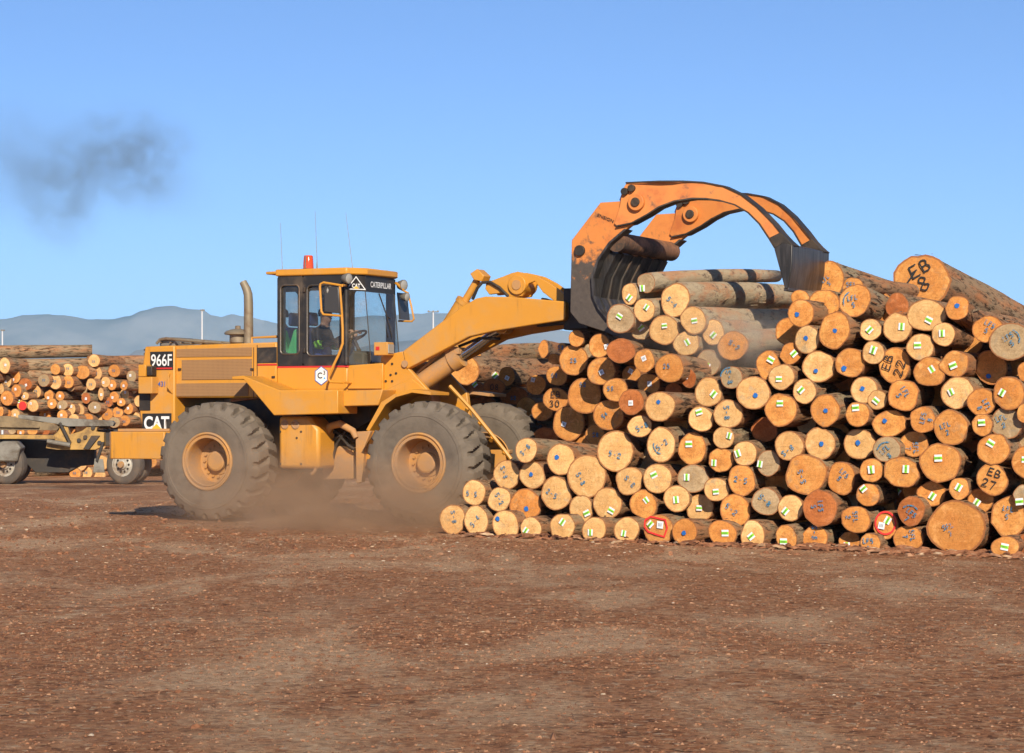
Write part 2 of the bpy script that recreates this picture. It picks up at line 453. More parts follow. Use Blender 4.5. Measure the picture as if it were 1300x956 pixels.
def ground_mat():
    m, nt, b = mat('bark_littered_dirt')
    co = coords(nt)
    big = noise_(nt, co, .35, 6, .62, .4); mid = noise_(nt, co, 2.1, 6, .65, .3); fin = noise_(nt, co, 19, 7, .78); vfin = noise_(nt, co, 90, 3, .7)
    c = mixcol(nt, mid, (.38, .145, .060), (.54, .228, .098))
    c = mixcol(nt, ramp(nt, fin, .48, .66), c, (.62, .30, .145))
    c = mixcol(nt, ramp(nt, fin, .46, .36), c, (.14, .062, .032))
    # pale gravelly streaks where the wheels have scuffed the mulch away; they run across the yard
    mp = N(nt, 'Mapping'); L(nt, co, mp.inputs[0]); mp.inputs['Scale'].default_value = (.62, .26, 1); mp.inputs['Rotation'].default_value = (0, 0, R(14))
    st = noise_(nt, mp.outputs[0], 1.0, 7, .66, .5)
    pale = math_(nt, 'MULTIPLY', ramp(nt, st, .46, .60), math_(nt, 'MULTIPLY_ADD', fin, 1.9, -.25, clamp=True))
    # wheel tracks swinging round towards the stack: packed pale dirt with lug prints
    sepg = N(nt, 'SeparateXYZ'); L(nt, co, sepg.inputs[0])
    track = None
    for (cx_, cy_, r_) in ((-4.2, 18.0, 7.6), (-4.2, 18.0, 9.7), (15.0, 15.5, 16.8), (15.0, 15.5, 18.9)):
        ax, ay = math_(nt, 'SUBTRACT', sepg.outputs['X'], cx_), math_(nt, 'SUBTRACT', sepg.outputs['Y'], cy_)
        dd = math_(nt, 'SQRT', math_(nt, 'ADD', math_(nt, 'MULTIPLY', ax, ax), math_(nt, 'MULTIPLY', ay, ay)))
        off = math_(nt, 'ABSOLUTE', math_(nt, 'ADD', math_(nt, 'SUBTRACT', dd, r_), math_(nt, 'MULTIPLY', math_(nt, 'SUBTRACT', mid, .5), .5)))
        lug = math_(nt, 'MULTIPLY_ADD', math_(nt, 'SINE', math_(nt, 'MULTIPLY', math_(nt, 'ARCTAN2', ay, ax), r_ * 22)), .35, .65)
        t_ = math_(nt, 'MULTIPLY', math_(nt, 'SUBTRACT', 1, ramp(nt, off, .16, .38)), lug)
        track = t_ if track is None else math_(nt, 'MAXIMUM', track, t_)
    track = math_(nt, 'MULTIPLY', track, math_(nt, 'MULTIPLY', ramp(nt, st, .36, .56), math_(nt, 'MULTIPLY_ADD', fin, 1.8, -.30, clamp=True)))
    pale = math_(nt, 'MAXIMUM', pale, track)
    c = mixcol(nt, pale, c, (.80, .57, .35))
    # every crumb of bark its own tone: two sizes of cells, pulled out of shape
    wob = N(nt, 'TexNoise'); wob.inputs['Scale'].default_value = 14; wob.inputs['Detail'].default_value = 3; L(nt, co, wob.inputs['Vector'])
    wv = N(nt, 'VectorMath', operation='MULTIPLY_ADD'); L(nt, wob.outputs['Color'], wv.inputs[0]); wv.inputs[1].default_value = (.035, .035, 0); L(nt, co, wv.inputs[2])
    def crumbs(scale):
        mpv = N(nt, 'Mapping'); L(nt, wv.outputs[0], mpv.inputs[0]); mpv.inputs['Scale'].default_value = (scale, scale, 0)
        vo = N(nt, 'TexVoronoi'); vo.inputs['Scale'].default_value = 1; vo.distance = 'MINKOWSKI'; vo.inputs['Exponent'].default_value = 1.2; L(nt, mpv.outputs[0], vo.inputs['Vector'])
        sx_ = N(nt, 'SeparateColor'); L(nt, vo.outputs['Color'], sx_.inputs[0]); return sx_.outputs[0], sx_.outputs[1]
    for sc_, amt in ((12, .60), (31, .72)):
        r1, r2 = crumbs(sc_)
        cr_ = N(nt, 'ValToRGB'); L(nt, r1, cr_.inputs[0]); e = cr_.color_ramp; e.interpolation = 'CONSTANT'
        e.elements[0].position = 0; e.elements[0].color = (.10, .043, .022, 1); e.elements[1].position = .16; e.elements[1].color = (.27, .115, .055, 1)
        for p_, q_ in ((.42, (.45, .195, .088, 1)), (.66, (.56, .28, .135, 1)), (.84, (.60, .37, .20, 1)), (.95, (.66, .50, .33, 1))):
            k_ = e.elements.new(p_); k_.color = q_
        c = mixcol(nt, math_(nt, 'MULTIPLY', math_(nt, 'SUBTRACT', 1, math_(nt, 'MULTIPLY', pale, .7)), math_(nt, 'MULTIPLY', ramp(nt, r2, .15, .6), amt)), c, cr_.outputs[0])
    sp = ramp(nt, vfin, .64, .74)
    c = mixcol(nt, math_(nt, 'MULTIPLY', sp, .55), c, (.55, .40, .26))
    c = mixcol(nt, math_(nt, 'MULTIPLY', ramp(nt, big, .5, .7), .35), c, (.33, .175, .095))
    L(nt, c, b.inputs['Base Color']); b.inputs['Roughness'].default_value = .95; b.inputs['Specular IOR Level'].default_value = .1
    bump_(nt, b, math_(nt, 'ADD', fin, math_(nt, 'MULTIPLY', vfin, .4)), 1.0, .05)
    return m
M['ground'] = ground_mat()

def axis_samples(a, b, step, far, grow=1.5):
    """fine steps between a and b, then growing steps out to far"""
    out = [a + i * step for i in range(int((b - a) / step) + 1)]
    s = step; x = out[-1]
    while x < far: s *= grow; x += s; out.append(min(x, far))
    s = step; x = out[0]; pre = []
    while x > -far: s *= grow; x -= s; pre.append(max(x, -far))
    return pre[::-1] + out
xs = axis_samples(-12.5, 12.5, .085, 9800); ys = axis_samples(8, 44, .085, 9800)
gv = [(x, y, ground_h(x, y)) for y in ys for x in xs]; nx = len(xs)
gf = [(j * nx + i, j * nx + i + 1, (j + 1) * nx + i + 1, (j + 1) * nx + i) for j in range(len(ys) - 1) for i in range(nx - 1)]
me = bpy.data.meshes.new('ground'); me.from_pydata(gv, [], gf); me.materials.append(M['ground'])
me.polygons.foreach_set('use_smooth', [True] * len(me.polygons))
g = bpy.data.objects.new('ground', me); COL.objects.link(g)
tag(g, 'reddish brown dirt yard littered with bark and gravel', None, None, 'structure')

# ---- loose litter: bark chips, splinters, stones
def chip_mat(name, a, b_):
    m, nt, b = mat(name)
    nz = noise_(nt, coords(nt), 9, 3, .6)
    L(nt, mixcol(nt, ramp(nt, nz, .35, .65), a, b_), b.inputs['Base Color']); b.inputs['Roughness'].default_value = .9
    b.inputs['Specular IOR Level'].default_value = .15
    return m
CH = [chip_mat('bark_chip', (.14, .056, .028), (.32, .14, .068)), chip_mat('fresh_splinter', (.40, .23, .12), (.52, .37, .23)),
      chip_mat('stone', (.42, .32, .21), (.62, .50, .36)), chip_mat('dull_chip', (.19, .09, .048), (.40, .215, .118))]
def chip(mb, x, y, z, l, w, h, a, m, rng):
    c, s = math.cos(a), math.sin(a); tl = rng.uniform(-.25, .25)
    vs = []
    for dx, dy, dz in ((-1, -.7, 0), (-.2, -1, 0), (1, -.5, 0), (.8, .8, 0), (-.7, .9, 0), (-.45, -.25, 1), (.5, .1, 1), (-.1, .45, .9)):
        ex = dx * l * rng.uniform(.8, 1.1) / 2; ey = dy * w * rng.uniform(.8, 1.1) / 2
        vs.append((x + c * ex - s * ey, y + s * ex + c * ey, z + dz * h + tl * ex - .003))
    mb.add(vs, [(0, 1, 5), (1, 2, 6, 5), (2, 3, 6), (3, 4, 7, 6), (4, 0, 5, 7), (5, 6, 7)], m)
rng = random.Random(21)
litter = MB()
def scatter(n, y0, y1, smin, smax, mixw, power=1.0):
    for _ in range(n):
        y = y0 + (y1 - y0) * rng.random() ** power
        x = rng.uniform(-1, 1) * (.225 * y + 1.2)
        l = smin * (smax / smin) ** (rng.random() ** 2.4)
        k = rng.choices(range(4), mixw)[0]
        if k == 2: l *= .62; w, h = l * rng.uniform(.5, .95), l * rng.uniform(.10, .26)
        elif k == 1: w, h = l * rng.uniform(.10, .3), l * .08 + .003
        else: w, h = l * rng.uniform(.3, .8), l * rng.uniform(.10, .30) + .002
        chip(litter, x, y, ground_h(x, y), l, w, h, rng.uniform(0, 6.3), k, rng)
scatter(60000, 9.5, 17.5, .006, .030, (.52, .02, .07, .39))
scatter(64000, 14, 31, .008, .042, (.51, .03, .08, .38))
scatter(9000, 26, 48, .025, .12, (.6, .10, .10, .2))
scatter(800, 9.5, 32, .03, .09, (.34, .14, .38, .14))
lo = litter.build('bark_litter', CH, smooth=False)
tag(lo, 'loose bark chips, splinters and small stones strewn over the dirt', 'litter', None, 'stuff')

# bark and splinters heaped along the foot of the stack
def base_Y(x): return 31.5 - .0087 * (x - 575) if x < 970 else 28.06 - .0057 * (x - 970)
foot = MB()
for _ in range(2600):
    xp = rng.uniform(590, 1420); Y = base_Y(xp) + rng.gauss(-.12, .22)
    X = (xp - CX) / F * Y
    l = rng.uniform(.05, .32) * rng.uniform(.4, 1); k = rng.choices((0, 1, 3), (.72, .08, .20))[0]
    chip(foot, X, Y, ground_h(X, Y) + abs(rng.gauss(0, .018)), l, l * rng.uniform(.12, .4), l * .10 + .006, rng.gauss(-.3, .7), k, rng)
fo = foot.build('bark_debris', CH, smooth=False)
tag(fo, 'torn bark strips and splinters heaped along the foot of the log stack', 'bark debris', None, 'stuff')

# ------------------------------------------------------------------ mountains
def mountain_mat(name, a, b_):
    m, nt, b = mat(name)
    n1 = ramp(nt, noise_(nt, coords(nt), .0035, 9, .66), .38, .62)
    L(nt, mixcol(nt, n1, a, b_), b.inputs['Base Color']); b.inputs['Roughness'].default_value = 1; b.inputs['Specular IOR Level'].default_value = 0
    return m
def ridge(name, prof, Y, depth, mt, rough):
    """a range whose crest follows prof (photo px), sloping down to the plain in front and behind"""
    pts = []
    x = prof[0][0]
    while x <= prof[-1][0]:
        for (a, ya), (b_, yb) in zip(prof, prof[1:]):
            if a <= x <= b_:
                t = (x - a) / (b_ - a); t = t * t * (3 - 2 * t); yy = ya + (yb - ya) * t; break
        pts.append((x, yy)); x += 3
    rows = 14; vs = []; fs = []; n = len(pts)
    for j in range(-rows, rows + 1):
        f = j / rows; hgt = (1 - abs(f)) ** 1.25
        for i, (xx, yy) in enumerate(pts):
            X = (xx - CX) / F * Y; Z = CAMH + (HY - yy) / F * Y
            q = Vector((X * .0022, f * 3.2, Y * .001))
            d = noise.fractal(q, 1.0, 2.0, 5) * rough * (1 - hgt * .82) * (hgt > 0.001)
            vs.append((X, Y + f * depth + noise.noise(q * 2) * depth * .12, max(-2, Z * hgt + d * Z)))
    for j in range(2 * rows):
        for i in range(n - 1):
            fs.append((j * n + i, j * n + i + 1, (j + 1) * n + i + 1, (j + 1) * n + i))
    mb = MB(); mb.add(vs, fs); o = mb.build(name, mt, angle=80)
    tag(o, None, None, None, 'structure'); return o
MM = mountain_mat('haze_paled_slopes', (.17, .175, .19), (.27, .26, .26))  # pale greyish slope colours take over part of the distance haze
far_prof = [(-700, 412), (-420, 402), (-200, 411), (0, 409), (25, 404), (55, 402.5), (85, 403), (112, 406.5), (135, 406), (160, 402), (180, 396), (200, 392.5), (220, 391), (240, 393.5), (258, 394.5),
            (270, 401), (282, 403), (296, 399), (312, 400.5), (335, 405), (370, 409), (420, 405), (470, 402), (520, 401), (560, 400), (610, 404), (660, 412), (720, 420), (800, 428), (900, 420), (1050, 408), (1300, 402), (1700, 415), (2100, 405)]
m1 = ridge('mountains', far_prof, 8200, 1300, MM, .30); m1['label'] = 'long hazy blue mountain range along the horizon'
near_prof = [(-700, 470), (-300, 458), (0, 470), (120, 468), (158, 452), (175, 442.5), (195, 440), (240, 444), (330, 447), (420, 444), (500, 434), (540, 432), (600, 437), (660, 446), (760, 452), (900, 460), (1300, 455), (2000, 462)]
m2 = ridge('foothills', near_prof, 4300, 700, MM, .3); m2['label'] = 'low darker foothills in front of the hazy range'
# ------------------------------------------------------------------ wheel loader (local x = forward, y = away from the camera, z = up)
LD = empty('wheel_loader', (LO[0], LO[1], 0), -TH)
tag(LD, 'dusty yellow articulated wheel loader lifting logs with its raised orange grapple', 'wheel loader')
Y1, YD = M['yellow'], M['yellow_dusty']

def part(name, mb, mt, parent=None, bevel=0, **k): return mb.build(name, mt, parent or LD, bevel, **k)
def pr(name, poly, v0, v1, mt, parent=None, bevel=.012):
    mb = MB(); mb.prism(poly, v0, v1); return part(name, mb, mt, parent, bevel)

def text(name, s, mt, parent, origin, xdir, zdir, height, squeeze=1.0, bold=0.0, depth=.004):
    cu = bpy.data.curves.new(name, 'FONT'); cu.body = s; cu.size = 1; cu.extrude = 0; cu.offset = bold
    cu.align_x = 'CENTER'; cu.align_y = 'CENTER'
    t = bpy.data.objects.new(name, cu); COL.objects.link(t)
    dg = bpy.context.evaluated_depsgraph_get()
    me = bpy.data.meshes.new_from_object(t.evaluated_get(dg))
    bpy.data.objects.remove(t)
    ys = [v.co.y for v in me.vertices]; cy = (max(ys) + min(ys)) / 2; hh = max(ys) - min(ys)
    X = Vector(xdir).normalized(); Z = Vector(zdir).normalized(); O = Vector(origin); k = height / hh
    nn = X.cross(Z)
    for v in me.vertices:
        v.co = O + X * (v.co.x * k * squeeze) + Z * ((v.co.y - cy) * k) + nn * depth
    me.materials.clear(); me.materials.append(mt)
    o = bpy.data.objects.new(name, me); COL.objects.link(o)
    if parent: o.parent = parent
    return o

def side_text(name, s, mt, parent, x, y, v, hpx, squeeze, bold=0.0, tilt=0):
    u, z = pz(x, y, v); u2, z2 = pz(x, y + hpx, v)
    return text(name, s, mt, parent, (u, v - .004, z), (1, 0, tilt), (-tilt, 0, 1), z - z2, squeeze, bold)

# ---- wheels
TR, TW = .875, .67
def tyre_mesh():
    mb = MB(); n = 264; lugs = 24
    # (radius, along, lug weight); along 0 = outer face
    prof = [(.40, .055, 0), (.43, .022, 0), (.50, .004, 0), (.58, -.012, 0), (.645, -.016, 0), (.655, -.024, 0), (.70, -.022, 0), (.705, -.010, 0), (.755, .006, 0), (.790, .020, .35), (.822, .040, .8), (.846, .070, 1),
            (.856, .105, 1), (.862, .17, 1), (.866, .25, 1), (.868, .315, .55)]
    prof = prof + [(.868, .335, .25)] + [(r, TW - h, w) for r, h, w in prof[::-1]]
    k = len(prof); vs = []; fs = []
    for i in range(n):
        a = 2 * math.pi * i / n
        for q, (r, h, w) in enumerate(prof):
            side = 0 if h < TW / 2 else .5
            sk = (abs(h - TW / 2) / TW) * .9          # lugs rake back towards the middle
            ph = (a * lugs / (2 * math.pi) + side + sk) % 1.0
            groove = 1 if ph < .34 else 0
            edge = min(abs(ph - 0), abs(ph - .34), abs(ph - 1))
            rr = r - .062 * w * groove
            rr += .004 * noise.noise(Vector((math.cos(a) * 5, math.sin(a) * 5, h * 8))) 
            vs.append((rr * math.cos(a), h, rr * math.sin(a)))
    for i in range(n):
        j = (i + 1) % n
        for q in range(k - 1):
            fs.append((i * k + q, j * k + q, j * k + q + 1, i * k + q + 1))
    mb.add(vs, fs)
    o = mb.build('tyre', M['rubber'], None, 0, angle=28)
    return o
def rim_mesh():
    mb = MB()
    prof = [(.41, .055), (.428, .030), (.425, .006), (.405, -.004), (.392, .006), (.388, .022), (.366, .022), (.362, .008), (.345, .008), (.338, .020), (.335, .06), (.325, .20), (.318, .345), (.26, .352), (.20, .350), (.195, .335), (.15, .325), (.145, .25), (.12, .235), (.0, .235)]
    mb.lathe(prof, (0, 0, 0), 'y', 64)
    mb.lathe([(.32, .346), (.345, .52), (.352, .58), (.395, .60), (.43, .655), (.418, .672), (.40, .655), (.385, .615), (.345, .60), (.335, .52), (.312, .352)], (0, 0, 0), 'y', 64)
    return mb.build('rim', M['rim_yellow'], None, 0, angle=30)
def hub_mesh():
    out = []
    for i in range(16):
        a = 2 * math.pi * i / 16; mb = MB()
        mb.tube([(.235 * math.cos(a), .356, .235 * math.sin(a)), (.235 * math.cos(a), .318, .235 * math.sin(a))], .019, 6); out.append(mb.build('hub_bolt', M['rim_yellow'], None))
    mb = MB()
    mb.tube([(.372 * math.cos(-.1), .012, .372 * math.sin(-.1)), (.372 * math.cos(-.1), -.02, .372 * math.sin(-.1))], .010, 6)
    out.append(mb.build('valve', M['rim_yellow'], None)); return out
wt = empty('wheel', (0, -1.4, .875), 0, LD)
for o in [tyre_mesh(), rim_mesh()] + hub_mesh(): o.parent = wt
def copy_tree(o, parent=None):
    c = o.copy(); COL.objects.link(c); c.parent = parent
    for ch in list(o.children): copy_tree(ch, c)
    return c
for u, v, rz, ry in ((3.45, -1.4, 0, 1.1), (0, 1.4, math.pi, .4), (3.45, 1.4, math.pi, 2.0)):
    w = copy_tree(wt, LD); w.location = (u, v, .875); w.rotation_euler = (0, ry, rz)
mb = MB()
for u in (0, 3.45):
    mb.tube([(u, -1.05, .875), (u, -.55, .875), (u, -.35, .90), (u, .35, .90), (u, .55, .875), (u, 1.05, .875)], [.17, .20, .30, .30, .20, .17], 18)
part('axle', mb, M['dark'])

# ---- rear frame, counterweight, hood
pr('rear_frame', [(-1.50, 1.0), (-1.50, 1.62), (.40, 1.80), (1.55, 1.80), (1.75, 1.45), (1.60, .80), (1.1, .72), (-.9, .78)], -.52, .52, M['dark'], bevel=.02)
cwp = px([(135, 548), (202, 548), (202, 583), (135, 583)], -1.1)
u0, u1 = cwp[0][0], -.92; z0, z1 = cwp[2][1], cwp[0][1]
mb = MB(); mb.slab([(u0, -1.02), (u0 + .08, -1.1), (u1, -1.1), (u1, 1.1), (u0 + .08, 1.1), (u0, 1.02)], z0, z1)
cw = part('counterweight', mb, Y1, bevel=.015)
mb = MB(); mb.box(u0 + .1, u1 - .02, -.95, .95, z1 + .002, z1 + .045); part('counterweight_lid', mb, M['yellow_dusty'], cw, .008)
mb = MB(); mb.box(u0 - .004, u0 + .02, -.98, -.90, z0 + .16, z1 - .02); part('red_reflector', mb, M['red'], cw)
gp = px([(184, 440), (221.5, 438.6), (221.5, 520), (222, 553), (182, 553), (177, 523), (179, 500), (181, 463)], -.8)
gh = pr('radiator_housing', gp, -.8, .8, Y1, bevel=.02)
mb = MB()
a, b_ = pz(177, 499, -.82), pz(190, 521, -.82); mb.box(a[0] - .01, b_[0], -.812, -.70, b_[1], a[1]); part('tow_recess', mb, M['dark'], gh)
mb = MB(); ub = gp[0][0]
for i in range(14):
    zz = 1.72 + i * .062; mb.box(ub - .14, ub - .105, -.62, .62, zz, zz + .028)
part('rear_grille', mb, M['black'], gh)
# tail-lamp bracket box standing out from the housing side
a, b_ = pz(175.5, 463, -.98), pz(193, 499.5, -.98); c_ = pz(184, 478, -.98)
mb = MB(); mb.box(a[0], b_[0], -.98, -.81, b_[1], c_[1] - .006); mb.box(a[0], a[0] + (b_[0] - a[0]) * .52, -.98, -.81, c_[1], a[1])
tl = part('tail_lamp_bracket', mb, Y1, gh, .008)
d_ = pz(185.5, 465, -.97), pz(192, 477, -.97)
mb = MB(); mb.box(d_[0][0], d_[1][0], -.96, -.82, d_[1][1], d_[0][1]); part('tail_lamp', mb, M['dark'], gh, .01)
# hand grip on the housing
pts = [pz(212.5, 473, -.86), pz(212, 478, -.90), pz(211.8, 492, -.90), pz(216, 499, -.86)]
mb = MB(); mb.tube([(pts[0][0], -.80, pts[0][1])] + [(q[0], -.87, q[1]) for q in pts[1:3]] + [(pts[3][0], -.80, pts[3][1])], .014, 8); part('grab_handle', mb, Y1, gh)

hp = px([(221.8, 438.8), (351, 434.3), (351, 488), (330, 505), (221.8, 505)], -.74)
hd = pr('hood', hp, -.74, .74, Y1, bevel=.02)
def panel(name, x0, y0, x1, y1, v, th, mt, parent, skew=0.0, bevel=.004):
    pts = px([(x0, y0), (x1, y0 - skew), (x1, y1 - skew * .6), (x0, y1)], v)
    return pr(name, pts, v, v + th, mt, parent, bevel)
panel('perforated_panel', 224, 443.2, 319.5, 453.6, -.752, .02, M['grille'], hd, 2.2)
panel('perforated_panel', 230.5, 457.2, 319.5, 482.4, -.752, .02, M['grille'], hd, 1.7)
panel('perforated_panel', 223.5, 487, 315, 503.4, -.752, .02, M['grille'], hd, 1.2)
panel('black_trim', 326.8, 441.3, 350.8, 461.2, -.748, .02, M['black'], hd, .8)
panel('red_stripe', 326.8, 462.3, 350.8, 464.3, -.748, .02, M['red'], hd, .6)
panel('engine_door', 327.2, 466, 349.8, 489, -.750, .012, Y1, hd, .4)
# door seams and latches on the hood side
mb = MB()
for x, y0, y1 in ((321.6, 441, 505), (326, 438, 505)):
    a, b_ = pz(x, y0, -.744), pz(x, y1, -.744); mb.box(a[0], a[0] + .010, -.744, -.738, b_[1], a[1])
part('door_seam', mb, M['dark'], hd)
mb = MB()
for x, y in ((318, 470), (226, 470), (345, 480)):
    a = pz(x, y, -.76); mb.box(a[0], a[0] + .05, -.768, -.75, a[1], a[1] + .03)
part('latch', mb, M['dark'], hd)

# sign plates
def sign(name, x0, y0, x1, y1, v, mt, parent, skew=.6):
    return panel(name, x0, y0, x1, y1, v, .01, mt, parent, skew, .002)
s1 = sign('model_sign', 190.5, 446.6, 219.6, 469.6, -.812, M['black'], gh)
side_text('lettering', '966F', M['white'], s1, 205.3, 457.2, -.814, 15.2, .78, .012)
panel('red_underline', 193, 467, 218.6, 468.8, -.8145, .004, M['red'], s1, .5, 0)
s2 = sign('maker_sign', 180.6, 525, 217.4, 549.4, -.812, M['black'], gh, .4)
side_text('lettering', 'CAT', M['white'], s2, 199, 537, -.814, 17.5, .84, .035)
mb = MB(); mb.prism(px([(188, 549), (209, 548.6), (198.6, 538)], -.8235), -.8235, -.8195); part('triangle_emblem', mb, M['triangle'], s2)
side_text('fleet_number', '431', M['blue_ink'], gh, 206, 487.4, -.806, 6.6, .9, .01)

# hood top: radiator hump, guard rail, pre-cleaner, exhaust
mb = MB()
pts = [pz(202, 436.5, -.35), pz(206, 431.5, -.35), pz(214, 430, -.35), pz(262, 434, -.35), pz(285, 435.5, -.35)]
for v in (-.42, .30): mb.tube([(p[0], v, p[1]) for p in pts], .022, 8)
for i in range(7):
    t = i / 6; u = pts[1][0] + (pts[4][0] - pts[1][0]) * t; z = 2.66 - .04 * t; mb.tube([(u, -.42, z), (u, .30, z)], .014, 6)
part('guard_rail', mb, M['exhaust'], hd)
mb = MB(); a, b_ = pz(214, 430, -.1), pz(234, 437, -.1); mb.box(a[0], b_[0], -.36, .2, b_[1] - .05, a[1] + .01); part('tank_cap_cover', mb, M['lamp_body'], hd, .03)
uc, zc = pz(302, 434, -.2)
mb = MB(); mb.lathe([(0, .0), (.10, .0), (.125, .02), (.125, .13), (.20, .14), (.205, .165), (.17, .195), (.10, .215), (.045, .225), (.04, .27), (0, .275)], (uc, -.2, zc - .03), 'z', 28)
part('air_intake_cap', mb, M['exhaust'], hd)
ue = pz(315, 430, -.25)
z_ = lambda y: pz(315, y, -.25)[1]
epts = [(pz(315.5, 436, -.25)[0], -.25, z_(438)), (pz(315.5, 436, -.25)[0], -.25, z_(385)), (pz(315, 375, -.25)[0], -.25, z_(374)), (pz(313, 366, -.25)[0], -.25, z_(367)), (pz(310.4, 361, -.25)[0], -.25, z_(361.5)), (pz(308.6, 357, -.25)[0], -.25, z_(357.8))]
mb = MB(); mb.tube(epts, [.072, .070, .068, .064, .058, .055], 16, caps=False); mb.tube([(p[0], p[1], p[2] - .001) for p in epts[::-1]], [.045, .05, .055, .06, .062, .064], 12)
part('exhaust_stack', mb, M['exhaust'], hd)
a, b_ = pz(320, 428.8, -.55), pz(352, 427.4, -.55)
mb = MB(); mb.tube([(a[0], -.55, hp[0][1] - .02), (a[0], -.55, a[1]), (b_[0], -.55, b_[1])], .02, 8); part('handrail', mb, Y1, hd)

# ---- fender, platform, tank
pf = px([(294, 478), (308.5, 477), (355, 495.6), (429, 495.4), (429, 525), (347.6, 527.4), (309.5, 482), (294.5, 482)], -1.3)
fd = pr('rear_fender', pf, -1.3, -.72, Y1, bevel=.012)
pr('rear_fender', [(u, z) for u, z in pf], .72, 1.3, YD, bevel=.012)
ps = px([(429.5, 497), (486, 494.5), (480, 514.5), (429.5, 516)], -1.12); pr('step_platform', ps, -1.12, -.70, Y1)
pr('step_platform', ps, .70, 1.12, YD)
ft = px([(353.5, 528.5), (392, 528.5), (405, 545), (405, 595), (353.5, 595)], -1.05)
tk = pr('fuel_tank', ft, -1.05, -.56, Y1, bevel=.05)
mb = MB()
for x, y in ((361.5, 539), (375, 539)):
    c = pz(x, y, -1.06); mb.lathe([(.058, 0), (.066, -.014), (.05, -.02), (.045, -.006), (0, -.006)], (c[0], -1.05, c[1]), 'y', 20)
part('filler_cap', mb, YD, tk)
mb = MB()
for x, y in ((355.5, 548), (382, 548), (355.5, 589), (382, 589), (376.5, 556)):
    c = pz(x, y, -1.06); mb = MB(); mb.tube([(c[0], -1.062, c[1]), (c[0], -1.045, c[1])], .016, 8); part('tank_bolt', mb, M['dark'], tk)
mb = MB(); q = px([(400, 545), (403, 560), (403, 590), (399, 599), (395, 602)], -1.0); mb.tube([(u, -1.0, z) for u, z in q], .025, 8); part('step_rail', mb, YD)
for sv in (1,):
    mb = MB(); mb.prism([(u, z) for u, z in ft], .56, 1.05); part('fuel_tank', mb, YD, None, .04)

# ---- articulation joint, steering cylinders, hoses
pr('centre_plate', px([(411, 577), (430, 566), (448, 572), (448, 608), (408, 609)], -.50), -.50, .50, YD)
pr('hitch_plate', px([(400, 524), (470, 514), (470, 534), (448, 549), (420, 536), (400, 536)], -.46), -.46, .46, M['dark'])
mb = MB()
q = px([(408, 560), (419, 541), (432, 538), (448, 547), (452, 556)], -.75); mb.tube([(u, -.75, z) for u, z in q], [.05, .055, .055, .05, .04], 12); part('steering_cylinder', mb, YD)
mb = MB()
for pts, r in (([(413, 582), (420, 560), (431, 553), (443, 566), (450, 570)], .022), ([(411, 572), (424, 548), (440, 553), (450, 562)], .018), ([(420, 590), (428, 562), (440, 546), (449, 541)], .02)):
    q = px(pts, -.62); mb.tube([(u, -.62, z) for u, z in q], r, 8)
part('hydraulic_hose', mb, M['dark'])
pr('front_frame_web', px([(451, 548), (471, 547), (463, 565), (459, 612), (452, 614)], -.72), -.72, -.60, YD)
mb = MB(); q = px([(400, 540), (455, 540), (455, 600), (400, 600)], 0); mb.prism(q, -.25, .25); part('drive_line', mb, M['dark'])

# ---- cab
CV = -.72
ua = pz(352, 400, CV)[0]; um = pz(384.7, 400, CV)[0]; ub = pz(440, 400, CV)[0]; uf = 2.105
zr = pz(400, 349.5, CV)[1]; zw = pz(400, 463.5, CV)[1]
CAB = empty('cab', (0, 0, 0), 0, LD)
def ring(mb, org, ex, ez, w, h, hx0, hz0, hx1, hz1, rad, th, m=0, seg=5):
    """a plate w x h with a rounded window hole, of thickness th behind it"""
    org = Vector(org); ex = Vector(ex); ez = Vector(ez); nn = ex.cross(ez)   # faces outwards
    inner = []; outer = []
    def hole(cx, cz, a0):
        for i in range(seg + 1):
            a = a0 + math.pi / 2 * i / seg; inner.append((cx + rad * math.cos(a), cz + rad * math.sin(a)))
    hole(hx1 - rad, hz1 - rad, 0); hole(hx0 + rad, hz1 - rad, math.pi / 2); hole(hx0 + rad, hz0 + rad, math.pi); hole(hx1 - rad, hz0 + rad, 1.5 * math.pi)
    k = seg + 1
    for q, (cx, cz) in enumerate(((w, h), (0, h), (0, 0), (w, 0))):
        for i in range(k):
            t = i / seg
            if q == 0: p = (w, inner[i][1] + (h - inner[i][1]) * min(1, 2 * t)) if t < .5 else (inner[i][0] + (w - inner[i][0]) * (2 - 2 * t), h)
            elif q == 1: p = (inner[k + i][0] * (1 - min(1, 2 * t)), h) if t < .5 else (0, inner[k + i][1] + (h - inner[k + i][1]) * (2 - 2 * t))
            elif q == 2: p = (0, inner[2 * k + i][1] * (1 - min(1, 2 * t))) if t < .5 else (inner[2 * k + i][0] * (2 * t - 1), 0)
            else: p = (inner[3 * k + i][0] + (w - inner[3 * k + i][0]) * min(1, 2 * t), 0) if t < .5 else (w, inner[3 * k + i][1] * (2 * t - 1))
            outer.append(p)
    n = len(inner); vs = []
    for back in (0, 1):
        for x, z in inner + outer: vs.append(org + ex * x + ez * z - nn * (th * back))
    fs = []
    for i in range(n):
        j = (i + 1) % n; N2 = 2 * n
        fs.append((i, n + i, n + j, j)); fs.append((N2 + i, N2 + j, N2 + n + j, N2 + n + i))
        fs.append((i, j, N2 + j, N2 + i)); fs.append((n + i, N2 + n + i, N2 + n + j, n + j))
    mb.add(vs, fs, m)
    return [org + ex * x + ez * z for x, z in inner]
def pane(name, pts, nn, inset, parent):
    mb = MB(); mb.add([p - nn * inset for p in pts] , [list(range(len(pts)))]); return mb.build(name, M['glass'], parent, smooth=False)
def seal(name, pts, nn, r, parent):
    mb = MB(); q = [p + nn * .002 for p in pts]; mb.tube(q + [q[0], q[1]], r, 6, caps=False); return mb.build(name, M['steel'], parent)

